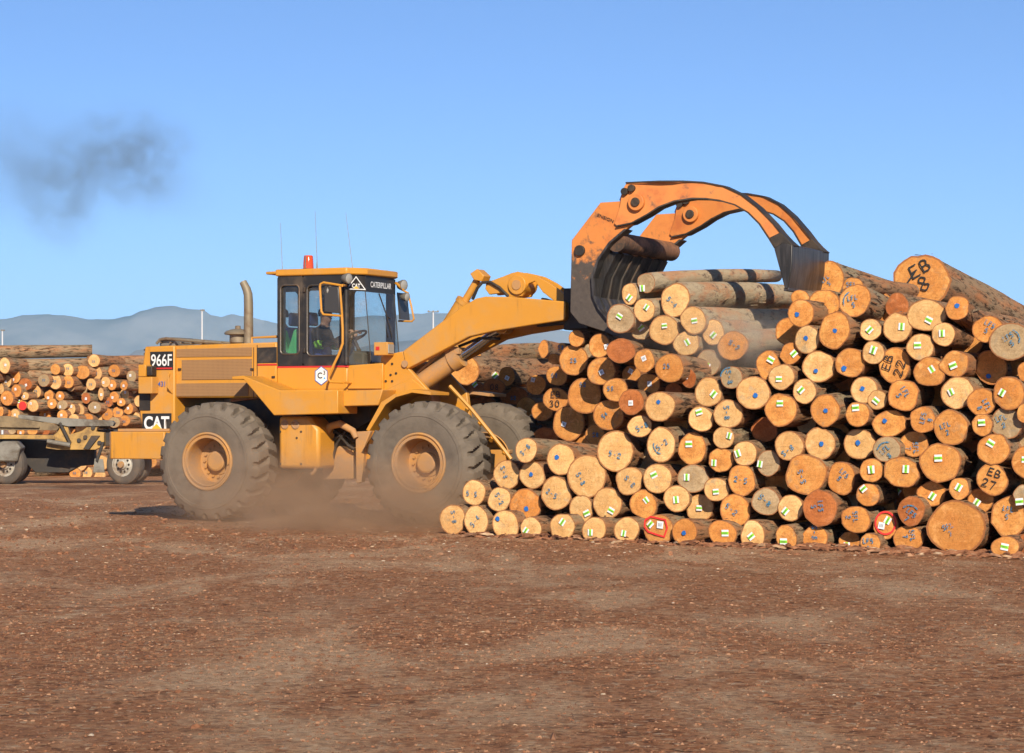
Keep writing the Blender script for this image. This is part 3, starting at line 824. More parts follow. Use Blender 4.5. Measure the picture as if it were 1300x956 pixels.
H = zr - zw
def zz(y): return pz(400, y, CV)[1] - zw
def uu(x): return pz(x, 400, CV)[0]
# near side: rear quarter window, then the door
ex, ez = Vector((1, 0, 0)), Vector((0, 0, 1)); nn = ex.cross(ez)
mb = MB(); p1 = ring(mb, (ua, CV, zw), ex, ez, um - ua - .004, H, uu(356.2) - ua, zz(449), uu(380) - ua, zz(361), .06, .06)
cf = part('side_frame', mb, M['black'], CAB); pane('window_pane', p1, nn, .03, cf); seal('window_seal', p1, nn, .012, cf)
mb = MB(); p2 = ring(mb, (um, CV, zw), ex, ez, ub - um, H, uu(390) - um, zz(451.5), uu(432) - um, zz(362), .07, .06)
dr = part('door', mb, M['black'], CAB); pane('window_pane', p2, nn, .03, dr); seal('window_seal', p2, nn, .012, dr)
mb = MB()
for y in (368, 445):
    c = pz(387, y, CV); mb.box(c[0] - .02, c[0] + .02, CV - .03, CV - .002, c[1] - .035, c[1] + .035)
part('hinge', mb, M['dark'], dr, .006)
# far side
nn2 = Vector((0, 1, 0)); ex2 = Vector((-1, 0, 0))
mb = MB(); p3 = ring(mb, (um - .004, -CV, zw), ex2, ez, um - ua - .004, H, .08, zz(449), um - ua - .08, zz(361), .06, .06)
cf2 = part('side_frame', mb, M['black'], CAB); pane('window_pane', p3, nn2, .03, cf2)
mb = MB(); p4 = ring(mb, (ub, -CV, zw), ex2, ez, ub - um, H, .09, zz(451), ub - um - .07, zz(362), .07, .06)
dr2 = part('door', mb, M['black'], CAB); pane('window_pane', p4, nn2, .03, dr2)
# rear wall
mb = MB(); p5 = ring(mb, (ua, .66, zw), Vector((0, -1, 0)), ez, 1.32, H, .10, zz(447), 1.22, zz(362), .06, .05)
rw = part('rear_wall', mb, M['black'], CAB); pane('window_pane', p5, Vector((-1, 0, 0)), .025, rw)
# front: two canted corner lights and the windscreen leaning out at the foot
FV = -.45
def front_piece(name, a, b_, lean_a, lean_b):
    """dark header above, glass below, between plan points a and b_"""
    zt = zr; zh = zr - .235; zb = zw + .0
    A, B = Vector((*a, 0)), Vector((*b_, 0)); d = (B - A)
    nrm = Vector((d.y, -d.x, 0)).normalized()
    mb = MB()
    mb.add([A + Vector((0, 0, zh)), B + Vector((0, 0, zh)), B + Vector((0, 0, zt)), A + Vector((0, 0, zt)),
            A - nrm * .05 + Vector((0, 0, zh)), B - nrm * .05 + Vector((0, 0, zh)), B - nrm * .05 + Vector((0, 0, zt)), A - nrm * .05 + Vector((0, 0, zt))],
           [(0, 1, 2, 3), (5, 4, 7, 6), (0, 4, 5, 1), (3, 2, 6, 7), (0, 3, 7, 4), (1, 5, 6, 2)])
    hdr = part('windscreen_header', mb, M['black'], CAB)
    LA, LB = Vector((lean_a, 0, 0)), Vector((lean_b, 0, 0))
    pts = [A + LA + Vector((0, 0, zb)), B + LB + Vector((0, 0, zb)), B + Vector((0, 0, zh)), A + Vector((0, 0, zh))]
    gl = MB(); gl.add(pts, [(0, 1, 2, 3)]); g = gl.build(name, M['glass'], CAB, smooth=False)
    mb = MB(); mb.tube([pts[0], pts[1]], .016, 8); part('glass_edge', mb, M['black'], g)
    return hdr, nrm, pts, g
h1, n1_, q1, g1 = front_piece('corner_glass', (ub, CV), (uf, FV), 0.0, .10)
h2, n2_, q2, g2 = front_piece('windscreen', (uf, FV), (uf, -FV), .10, .10)
h3, n3_, q3, g3 = front_piece('corner_glass', (uf, -FV), (ub, -CV), .10, 0)
mb = MB()
for q in (q1[0], q3[1]): mb.tube([q, Vector((q.x, q.y, zr))], .035, 8)
part('corner_pillar', mb, M['black'], CAB)
mb = MB()
for q in (q1[1], q3[0]): mb.tube([q, Vector((uf, q.y, zr - .23))], .007, 6)
part('glass_joint', mb, M['dark'], CAB)
mb = MB(); mb.tube([(uf + .012, -.05, zr - .25), (uf + .055, .10, zr - .55), (uf + .095, .2, zw + .42)], .010, 6); mb.tube([(uf + .06, .06, zr - .56), (uf + .06, .22, zr - .62)], .008, 6); part('wiper', mb, M['dark'], CAB)
text('lettering', 'CATERPILLAR', M['white'], h2, (uf + .003, 0.02, zr - .125), (0, 1, 0), (0, 0, 1), .085, .92, .02)
# triangle badge on the canted header
mid = (q1[2] + q1[3]) / 2; tc = Vector((mid.x, mid.y, zr - .125)); dx = Vector((uf - ub, FV - CV, 0)).normalized()
tri = [tc + dx * (.155 * s) + Vector((0, 0, t)) for s, t in ((-1, -.085), (1, -.085), (0, .095))]
mb = MB(); mb.ribbon([p + n1_ * .004 for p in tri + [tri[0], tri[1]]], .014, n1_); part('triangle_badge', mb, M['white'], h1, smooth=False)
text('lettering', 'CAT', M['white'], h1, tc - Vector((0, 0, .035)) + n1_ * .002, dx, (0, 0, 1), .062, .85, .03)
mb = MB(); e = [tc + dx * (.05 * s) + Vector((0, 0, t)) + n1_ * .0085 for s, t in ((-1, -.078), (1, -.078), (0, -.038))]; mb.add(e, [(0, 1, 2)]); part('triangle_emblem', mb, M['triangle'], h1, smooth=False)
# lower cab shell with the red stripe
zf = pz(400, 496, CV)[1] - .08
mb = MB(); mb.slab([(ua, CV), (ub, CV), (uf + .10, FV), (uf + .10, -FV), (ub, -CV), (ua, -CV)], zf, zw - .045)
ls = part('cab_base', mb, Y1, CAB, .012)
mb = MB(); mb.slab([(ua + .002, CV + .002), (ub, CV + .002), (uf + .098, FV), (uf + .098, -FV), (ub, -CV - .002), (ua + .002, -CV - .002)], zw - .045, zw - .002); part('black_sill', mb, M['black'], CAB)
mb = MB(); mb.box(ua - .0, ub, CV - .006, CV + .004, zw - .038, zw - .012)
for k_ in range(1):
    A, B = Vector((ub, CV, 0)), Vector((uf + .10, FV, 0)); nrm = Vector(((B - A).y, -(B - A).x, 0)).normalized()
    mb.add([A + nrm * .006 + Vector((0, 0, zw - .038)), B + nrm * .006 + Vector((0, 0, zw - .038)), B + nrm * .006 + Vector((0, 0, zw - .012)), A + nrm * .006 + Vector((0, 0, zw - .012))], [(0, 1, 2, 3)])
part('red_stripe', mb, M['red'], CAB)
panel('side_hatch', 441.5, 468.5, 484, 493.5, CV - .016, .02, Y1, ls, .3)
panel('cab_step_panel', 352.5, 467, 438, 494, CV - .006, .004, Y1, ls, .3, .002)
mb = MB(); q = px([(440, 464), (486, 461), (486, 497), (440, 497)], -.70); mb.prism(q, -.70, .70); part('cab_floor_box', mb, Y1, CAB, .012)
mb = MB(); mb.box(ua + .05, uf, -.66, .66, zw - .30, zw - .05); part('floor_pan', mb, M['interior'], CAB)
# hexagon badge
hc = pz(408, 477, CV - .012); hr = .128
mb = MB(); mb.prism([(hc[0] + hr * .92 * math.cos(R(60 * i + 30)), hc[1] + hr * 1.08 * math.sin(R(60 * i + 30))) for i in range(6)], CV - .014, CV - .009)
hx = part('hexagon_badge', mb, M['white'], ls, smooth=False)
mb = MB(); ed = [Vector((hc[0] + hr * .9 * math.cos(R(60 * i + 30)), CV - .0155, hc[1] + hr * 1.05 * math.sin(R(60 * i + 30)))) for i in range(7)]
mb.ribbon(ed, .011, (0, -1, 0)); part('badge_edge', mb, M['blue_ink'], hx, smooth=False)
text('lettering', 'C', M['black'], hx, (hc[0] - .022, CV - .0145, hc[1] + .004), (1, 0, 0), (0, 0, 1), .088, 1.0, .02)
text('lettering', '3', M['black'], hx, (hc[0] + .052, CV - .0145, hc[1] + .044), (1, 0, 0), (0, 0, 1), .06, 1.0, .015)
mb = MB(); mb.box(hc[0] + .04, hc[0] + .066, CV - .0165, CV - .0145, hc[1] - .05, hc[1] - .024); part('badge_dot', mb, plain('sky_blue_dot', (.06, .38, .75), .5), hx, smooth=False)
# roof
uvs = pz(341, 350, CV + .1)[0]
rf = MB(); rf.slab([(ua - .02, CV - .03), (ub + .01, CV - .03), (uf + .05, FV - .02), (uf + .05, -FV + .02), (ub + .01, -CV + .03), (ua - .02, -CV + .03)], zr, zr + .10)
rfo = part('roof', rf, Y1, CAB, .02)
mb = MB(); mb.slab([(uvs, CV + .02), (ua - .02, CV - .02), (ua - .02, -CV + .02), (uvs, -CV - .02)], zr + .035, zr + .075); part('rear_visor', mb, Y1, rfo, .01)
mb = MB(); c = pz(391.5, 347, -.1); mb.lathe([(0, 0), (.095, 0), (.095, .045), (.08, .05), (0, .05)], (c[0], -.1, zr + .095), 'z', 24); be = part('beacon_base', mb, M['dark'], CAB)
mb = MB(); mb.lathe([(.078, .05), (.078, .10), (.068, .23), (.06, .245), (0, .25)], (c[0], -.1, zr + .095), 'z', 24); part('beacon_lens', mb, M['beacon'], be)
mb = MB(); mb.box(c[0] - .012, c[0] + .004, -.181, -.176, zr + .15, zr + .33); part('lens_rib', mb, M['lamp_body'], be)
for (xb, yb, xt, yt, v) in ((358.5, 347, 356, 283, -.45), (402.5, 334, 400, 268, .2), (447.5, 343.5, 439, 270, -.60)):
    a, b_ = pz(xb, yb, v), pz(xt, yt, v)
    mb = MB(); mb.tube([(a[0], v, min(a[1], zr + .1)), (a[0], v, a[1] + .05), (b_[0], v, b_[1])], [.016, .0045, .0025], 6); part('radio_aerial', mb, M['lamp_body'], CAB)
# work lamps
def lamp(c, d, r, parent=CAB, name='work_lamp'):
    c = Vector(c); d = Vector(d).normalized()
    mb = MB(); mb.tube([c - d * .13, c - d * .10, c - d * .03, c], [r * .35, r * .75, r, r], 18); o = part(name, mb, M['lamp_body'], parent)
    mb = MB(); mb.tube([c + d * .001, c + d * .012], [r * .88, r * .6], 18); mb.build('lamp_lens', M['lens'], o); return o
c = pz(443, 353.5, CV - .14); lamp((c[0], CV - .14, c[1]), (1, -.25, -.05), .075)
c = pz(420.5, 369, CV - .22); lamp((c[0], CV - .22, c[1]), (.75, -.7, -.05), .072)
far = lambda x, y, v: (pz(x, y, v)[0], v, pz(x, y, v)[1])
lamp(far(513, 362, .62), (1, -.3, -.05), .08); lamp(far(517, 377, .72), (1, -.2, -.1), .065)
mb = MB(); mb.tube([(uf, .5, zr - .06), far(512, 368, .62)], .022, 8); part('lamp_bracket', mb, Y1, CAB)
# mirrors and the tall grab rail
mv = CV - .25
mf = [far(*p, mv) for p in ((434, 362.5), (411, 358.6), (407, 360.5), (406.2, 364), (408, 395), (410.5, 399.2), (433, 401), (434.4, 400), (431.5, 364))]
mb = MB(); mb.tube(mf, .017, 8); a = far(434, 362.5, mv); mb.tube([a, (ub, CV, a[2] + .02)], .02, 8); mr = part('mirror_frame', mb, Y1, CAB)
q = px([(412, 363), (430, 364.5), (431.5, 398), (412, 396)], mv); mb = MB(); mb.prism(q, mv - .01, mv + .03); part('mirror_back', mb, M['mirror_back'], mr, .01)
gr = [far(*p, mv) for p in ((434, 400), (435, 418), (435, 436), (430, 450), (418.5, 474), (417, 481), (420, 485), (436, 485.5))]
mb = MB(); mb.tube(gr, .019, 8); mb.tube([gr[-1], (gr[-1][0], CV, gr[-1][2])], .015, 8); part('grab_rail', mb, Y1, CAB)
mf = [far(*p, .95) for p in ((505, 365), (518, 372), (522, 388), (525.5, 405), (523, 408), (506, 407.5))]
mb = MB(); mb.tube(mf, .015, 8); mr2 = part('mirror_frame', mb, Y1, CAB)
mb = MB(); q = px([(509.5, 372), (511, 372), (514.5, 406), (512.5, 406)], .95); mb.prism(q, .80, 1.1); part('mirror_back', mb, M['mirror_back'], mr2)
# inside: seat, console, wheel
mb = MB(); mb.box(.98, 1.45, -.25, .25, 2.02, 2.24); s_ = part('seat', mb, M['seat_blue'], CAB, .05)
mb = MB(); mb.prism([(.96, 2.2), (1.06, 2.2), (1.02, 2.86), (.94, 2.86)], -.22, .25); part('seat_back', mb, M['seat_blue'], s_, .05)
mb = MB(); mb.prism([(.93, 2.88), (1.01, 2.88), (1.0, 3.08), (.93, 3.08)], -.13, .13); part('headrest', mb, M['seat_blue'], s_, .03)
mb = MB(); mb.prism([(1.72, 1.95), (2.02, 1.95), (2.02, 2.46), (1.84, 2.50), (1.76, 2.40)], -.34, .34); part('dashboard', mb, M['interior'], CAB, .03)
SW = Vector((1.66, 0, 2.70)); sn = Vector((-.45, 0, .9)).normalized(); sx = Vector((0, 1, 0)); sy = sn.cross(sx)
mb = MB(); mb.tube([SW + (sx * math.cos(2 * math.pi * i / 24) + sy * math.sin(2 * math.pi * i / 24)) * .21 for i in range(26)], .017, 8)
for a in (90, 210, 330): mb.tube([SW - sn * .02, SW + (sx * math.cos(R(a)) + sy * math.sin(R(a))) * .20], .013, 6)
mb.tube([SW, SW - sn * .36], .03, 8); part('steering_wheel', mb, M['dark'], CAB)
mb = MB(); q = far(483, 450, .3); mb.tube([(1.92, .18, 2.42), (1.95, .20, 2.62)], .02, 8); part('control_lever', mb, M['dark'], CAB)

# ---- front frame tower
TV = -.64
tw = px([(483, 452), (511, 446), (517, 466), (528, 478), (546, 498), (550, 530), (552, 612), (470, 612), (462, 575), (466, 546), (484, 511)], TV)
tf = MB(); tf.prism(tw, TV, TV + .09); tf.prism(tw, -TV - .09, -TV)
twr = part('front_frame', tf, Y1, None, .012)
mb = MB(); mb.box(pz(484, 480, TV)[0] + .02, pz(511, 480, TV)[0], TV + .09, -TV - .09, 1.75, 2.30); mb.box(2.95, 3.45, TV + .09, -TV - .09, .70, 1.35); part('frame_cross_member', mb, YD, twr, .01)
mb = MB()
for x, y in ((498, 462), (496, 476), (503, 474), (490, 484), (498, 484)):
    c = pz(x, y, TV); mb = MB(); mb.tube([(c[0], TV - .012, c[1]), (c[0], TV + .01, c[1])], .018, 8); part('frame_bolt', mb, M['dark'], twr)
a, b_ = pz(474.5, 434.5, -.86), pz(487, 451, -.86)
mb = MB(); mb.box(a[0], b_[0] + .06, -.86, -.66, b_[1], a[1]); lb = part('lamp_box', mb, Y1, twr, .01)
a2, b2 = pz(477, 440, -.865), pz(481.5, 444.5, -.865); mb = MB(); mb.box(a2[0], b2[0], -.868, -.86, b2[1], a2[1]); part('red_reflector', mb, M['red'], lb)
mb = MB(); mb.box(b_[0] + .06, b_[0] + .075, -.84, -.68, b_[1] + .03, a[1] - .03); part('lamp_lens', mb, M['lens'], lb)
# front fenders: a bent sheet over each tyre
fp = px([(464.5, 546), (484, 510.5), (500, 500.5), (522, 494), (546.5, 497.5), (546.5, 501.5), (523, 498.5), (503, 504), (489.5, 513.5), (469, 547)], -1.25)
pr('front_fender', fp, -1.25, -.66, Y1, bevel=.004)
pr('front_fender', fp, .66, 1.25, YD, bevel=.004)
pr('fender_bracket', px([(484, 497), (522, 480), (546, 499), (505, 501), (486, 511)], -.70), -.70, -.645, Y1)
# slanting front ladder between the wheels
mb = MB()
for dv in (0, .09):
    q = [far(x, y, -.50 + dv) for x, y in ((571, 490), (598, 519), (640, 571), (649, 583))]; mb.tube(q, .028, 6)
q0, q1_ = far(571, 490, -.10), far(649, 583, -.10)
for i in range(4):
    t = .30 + i * .2; p = Vector(far(571, 490, -.5)).lerp(Vector(far(649, 583, -.5)), t); mb.tube([p, p + Vector((-.05, .05, -.05))], .035, 6)
part('front_step', mb, Y1, twr)
mb = MB(); q = px([(622, 571), (647, 571), (646, 576), (642, 577), (641, 594), (627, 594), (628, 577), (623, 576)], -.5); mb.prism(q, -.5, -.38); part('step_foot', mb, YD, twr, .01)

# ---- boom: two arms, cross tube, lift cylinders, bellcrank linkage
BM = empty('boom', (0, 0, 0), 0, LD)
BV = -.66
bp = px([(511, 446), (589.5, 386.6), (594, 385), (604, 379), (616, 376.4), (650, 377), (716.2, 382.6), (718, 385), (718, 402), (716.3, 406.4), (680, 411.8), (626, 420.5), (595, 427.5), (560, 446), (516, 469)], BV)
for s in (0, 1):
    mb = MB(); mb.prism(bp, BV if not s else -BV - .13, BV + .13 if not s else -BV); part('boom_arm', mb, Y1, BM, .015)
a = pz(600, 400, 0); b_ = pz(717, 394, BV)
mb = MB(); mb.tube([(pz(640, 397, BV)[0], BV + .12, pz(640, 397, BV)[1]), (pz(640, 397, BV)[0], -BV - .12, pz(640, 397, BV)[1])], .15, 20); part('cross_tube', mb, Y1, BM)
tipp = px([(716, 384), (737, 386), (741, 397), (733, 409), (712, 412), (680, 415), (680, 408)], BV + .1)
mb = MB(); mb.prism(tipp, BV + .13, BV + .25); mb.prism(tipp, -BV - .25, -BV - .13); part('boom_nose', mb, M['dark'], BM, .01)  # dark colour stands in for the shade on and under the boom tip
mb = MB(); c = pz(497, 464, BV); mb.tube([(c[0] + .22, -.68, c[1] + .02), (c[0] + .22, .68, c[1] + .02)], .05, 18); part('boom_pin', mb, YD, BM)
for v in (-.40, .40):
    A, B, C, D = Vector(far(527, 492, v)), Vector(far(574, 459, v)), Vector(far(585, 452.5, v)), Vector(far(640, 414, v))
    mb = MB(); mb.tube([A, B], .135, 20); mb.tube([B, C], .16, 20); cy = part('lift_cylinder', mb, YD if v < 0 else M['dark'], BM)  # far barrel gets a dark colour for the shade it lies in
    mb = MB(); mb.tube([C, D], .062, 16); part('cylinder_rod', mb, M['chrome'], cy)
    mb = MB(); mb.tube([D + Vector((0, -.10, 0)), D + Vector((0, .10, 0))], .115, 18); part('rod_eye', mb, Y1, cy)
    mb = MB(); d = (B - A).normalized(); up = Vector((-d.z, 0, d.x)).normalized()
    mb.tube([A + up * .16, B + up * .19, B + up * .21 + d * .05, B + up * .08 + d * .13], .022, 8); part('cylinder_pipe', mb, YD, cy)
    mb = MB(); mb.tube([B + up * .17 + d * .05 + Vector((0, -.1, 0)), B + up * .17 + d * .05 + Vector((0, .1, 0))], .06, 8); mb.box(B.x + .02, B.x + .16, v - .12, v + .12, B.z + .10, B.z + .2); part('hose_block', mb, YD, cy, .01)
    mb = MB(); e = C + d * .05
    mb.tube([e + up * .14, e + up * .05 + d * .35 + Vector((0, -.05, 0)), e - up * .08 + d * .55 + Vector((0, -.08, 0)), D - d * .15 - up * .12], .02, 8); part('hydraulic_hose', mb, M['dark'], cy)
# bellcrank (two plates), pivot boss, tilt cylinder
lk = px([(618, 359), (640, 351), (650, 347), (658, 345), (668, 347), (682, 350.5), (697, 358.5), (712, 369), (720, 377), (716, 384), (704, 382), (690, 371), (680, 357), (672, 360), (664, 376), (648, 378), (640, 372), (622, 374), (617, 367)], -.14)
mb = MB(); mb.prism(lk, -.17, -.11); mb.prism(lk, .11, .17); blk = part('bellcrank', mb, Y1, BM, .008)
c = far(658.5, 362, -.14)
mb = MB(); mb.tube([(c[0], -.21, c[2]), (c[0], .21, c[2])], .14, 24); part('pivot_boss', mb, Y1, blk, .01)
mb = MB(); mb.tube([(c[0], -.225, c[2]), (c[0], -.20, c[2])], .07, 18); part('pivot_pin', mb, YD, blk)
eye = Vector(far(609, 348.5, 0)); base = Vector(far(588, 386, 0)); top = Vector(far(606, 356, 0))
mb = MB(); mb.tube([base - Vector((.35, 0, .5)), base], .12, 18); mb.tube([base, base + (top - base) * .15], .13, 18); tc_ = part('tilt_cylinder', mb, Y1, BM)
mb = MB(); mb.tube([base, top], .055, 14); part('cylinder_rod', mb, Y1, tc_)
mb = MB(); mb.prism(px([(601, 348), (610, 342), (619, 350.5), (616, 358), (606, 356)], 0), -.12, .12); part('rod_eye', mb, Y1, tc_, .01)
mb = MB(); mb.tube([Vector(far(600, 380, -.2)), Vector(far(606, 366, -.22)), Vector(far(612, 359, -.22)), Vector(far(622, 358, -.2)), Vector(far(634, 365, -.2)), Vector(far(645, 376, -.2))], .022, 8); part('hydraulic_hose', mb, M['dark'], tc_)
q = px([(690, 378), (736, 392), (734, 400), (688, 388)], 0); mb = MB(); mb.prism(q, -.08, .08); part('tilt_link', mb, M['dark'], BM, .01)

# ---- grapple
GR = empty('log_grapple', (0, 0, 0), 0, LD)
GV = 1.03
def g6(pts): return [(700 + x / 3.5135, 210 + y / 3.5135) for x, y in pts]
heel = px(g6([(97, 335), (225, 167), (335, 160), (400, 132), (438, 165), (430, 210), (340, 285), (270, 345), (218, 420), (192, 500), (196, 580), (222, 640), (262, 690)]) + [(783, 409), (800, 418), (832, 430), (866, 441), (905, 452), (904, 456), (868, 452), (825, 441), (782, 427)] + g6([(230, 738), (130, 705), (90, 655)]), -GV)
arm_out0 = ([(345, 82), (500, 75), (600, 75), (690, 80), (780, 97), (860, 135), (930, 190), (1000, 262), (1050, 325), (1092, 362)])
arm_in0 = ([(1012, 374), (985, 330), (940, 262), (890, 212), (830, 177), (760, 157), (700, 149), (640, 148), (560, 160), (490, 187), (440, 220), (370, 258), (302, 272)])
def gv(x): return -(GV - .37 * max(0, min(1, (x - 480) / 540)))
def px6(pts): return [(*pz(700 + x / 3.5135, 210 + y / 3.5135, gv(x)), gv(x)) for x, y in pts]
arm_ = (
    arm_out0 + arm_in0 + [(291, 262), (316, 185), (325, 118)])
arm3 = px6(arm_)
def sweep(mb, poly, s, w0, w1):
    """plate through points (u, z, v) on side s, from w0 to w1 across"""
    n = len(poly); vs = [(u, s * -v + w0, z) for u, z, v in poly] + [(u, s * -v + w1, z) for u, z, v in poly]
    fs = [list(range(n - 1, -1, -1)), list(range(n, 2 * n))] + [(i, (i + 1) % n, (i + 1) % n + n, i + n) for i in range(n)]
    mb.add(vs, fs)
ao, ai = px6(arm_out0), px6(arm_in0)
for s in (-1, 1):
    v = s * GV
    mb = MB(); mb.prism(heel, v - .055, v + .055); hp_ = part('heel_plate', mb, M['orange'], GR, .01)
    mb = MB()
    lip = px(g6([(340, 285), (270, 345), (218, 420), (192, 500), (196, 580), (222, 640), (262, 690)]), -GV)
    for (a, b2_) in zip(lip, lip[1:]):
        mb.add([(a[0], v - .12, a[1]), (b2_[0], v - .12, b2_[1]), (b2_[0], v + .12, b2_[1]), (a[0], v + .12, a[1]), (a[0] + .03, v - .12, a[1] - .012), (b2_[0] + .03, v - .12, b2_[1] - .012), (b2_[0] + .03, v + .12, b2_[1] - .012), (a[0] + .03, v + .12, a[1] - .012)],
               [(0, 1, 2, 3), (7, 6, 5, 4), (0, 4, 5, 1), (3, 2, 6, 7), (0, 3, 7, 4), (1, 5, 6, 2)])
    part('heel_lip', mb, M['scraped'], hp_)
    mb = MB(); sweep(mb, arm3, s, -.095, .095)
    am = part('clamp_arm', mb, M['orange'], GR, .008)
    # welded edge plates along the outer and inner curve
    mb = MB()
    for curve, off in ((ao, .012), (ai, -.012)):
        for (a, b2_) in zip(curve, curve[1:]):
            a3, b3 = Vector((a[0], 0, a[1])), Vector((b2_[0], 0, b2_[1])); d = (b3 - a3).normalized(); up = Vector((-d.z, 0, d.x)) * .014
            if d.x < 0: up = -up
            mid_ = []
            for p in (a3, b3):
                for q in (-.115, .115):
                    vv = s * -(a[2] if p is a3 else b2_[2])
                    mid_.append((p + up * (1 if off > 0 else -1), q + vv)); mid_.append((p - up * (.3 if off > 0 else -.3), q + vv))
            vs = [(p.x, q, p.z) for p, q in mid_]
            mb.add(vs, [(0, 2, 6, 4), (1, 5, 7, 3), (0, 1, 3, 2), (4, 6, 7, 5), (0, 4, 5, 1), (2, 3, 7, 6)])
    part('edge_plate', mb, M['dark'], am)
    c = far(*g6([(395, 168)])[0], -GV); mb = MB(); mb.tube([(c[0], v - .16, c[2]), (c[0], v + .16, c[2])], .115, 22); part('arm_boss', mb, M['orange'], am, .008)
    mb = MB(); mb.tube([(c[0], v - .185, c[2]), (c[0], v + .185, c[2])], .062, 16); part('arm_pin', mb, M['dark'], am, .006)
    for (x, y, r) in ((342, 120, .05), (372, 106, .05)):
        c = far(*g6([(x, y)])[0], -GV); mb = MB(); mb.tube([(c[0], v - .15, c[2]), (c[0], v + .15, c[2])], r, 14); part('cylinder_pin', mb, M['dark'], am, .004)
    c = far(*g6([(136, 382)])[0], -GV); mb = MB(); mb.tube([(c[0], v - .10, c[2]), (c[0], v + .10, c[2])], .075, 18); part('heel_pin', mb, M['dark'], hp_, .006)
    mb = MB(); a, b2_ = Vector(far(*g6([(140, 400)])[0], -GV)), Vector(far(*g6([(340, 115)])[0], -GV)); a.y = b2_.y = v + .17; mb.tube([a, a.lerp(b2_, .6)], .07, 14); mb.tube([a.lerp(b2_, .6), b2_], .04, 12); part('clamp_cylinder', mb, M['dark'], hp_)
    mb = MB(); a = Vector(far(*g6([(318, 160)])[0], -GV)); mb.tube([a + Vector((0, 0, .10)), a + Vector((-.02, -.03, .02)), a + Vector((0, 0, -.06))], .014, 6); mb.v = [(x, y + v + GV, z) for x, y, z in mb.v]; part('blue_hose', mb, plain('blue_hose', (.02, .10, .45), .5), am)
side_text('maker_mark', 'ENSIGN', M['dark'], GR, 769, 277, -GV - .058, 4.2, 1.25, .02, -.42)
# tip plate joining both arms
TV6 = .66
t0 = [pz(*p, -TV6) for p in g6([(1008, 374), (1046, 346), (1090, 358), (1088, 450), (1070, 553), (1056, 553), (1034, 470)])]
mb = MB(); mb.prism(t0, -TV6 - .14, TV6 + .14); part('tip_plate', mb, M['scraped'], GR, .012)
mb = MB(); lipz = pz(*g6([(1066, 552)])[0], -TV6); mb.box(lipz[0] - .05, lipz[0] + .02, -TV6 - .13, TV6 + .13, lipz[1] - .03, lipz[1] + .015); part('tip_edge', mb, M['scraped'], GR, .006)
for s in (-1, 1):
    q = px6([(1036, 300), (1090, 358), (1040, 362), (1012, 374), (985, 325)]); mb = MB(); sweep(mb, q, s, -.118, -.097); sweep(mb, q, s, .097, .118); part('tip_gusset', mb, M['dark'], GR, .006)
# cross pipe and ribbed back plate between the heels
c = far(787, 308, -.9); mb = MB(); mb.tube([(c[0], -GV, c[2]), (c[0], GV, c[2])], .135, 22); part('cross_pipe', mb, plain('rusty_cross_pipe', (.30, .13, .055), .6, 0, .5, 3, (.05, .035, .025), .6, .1), GR)
bk = px([(775, 318), (783, 322), (768, 352), (763, 378), (772, 398), (765, 402), (752, 380), (757, 345)], -.95)
mb = MB(); mb.prism(bk, -.96, .96); bko = part('back_plate', mb, M['scraped'], GR)
mb = MB()
for i in range(5):
    v = -.70 + i * .35
    mb.prism([(u + .022, z) for u, z in bk], v - .02, v + .02)
part('back_rib', mb, M['steel'], bko)
mb = MB(); q = far(758, 395, 0); mb.box(q[0] - .28, q[0] + .1, -.55, .55, q[2] - .28, q[2] + .3); part('mount_block', mb, M['dark'], GR, .02)

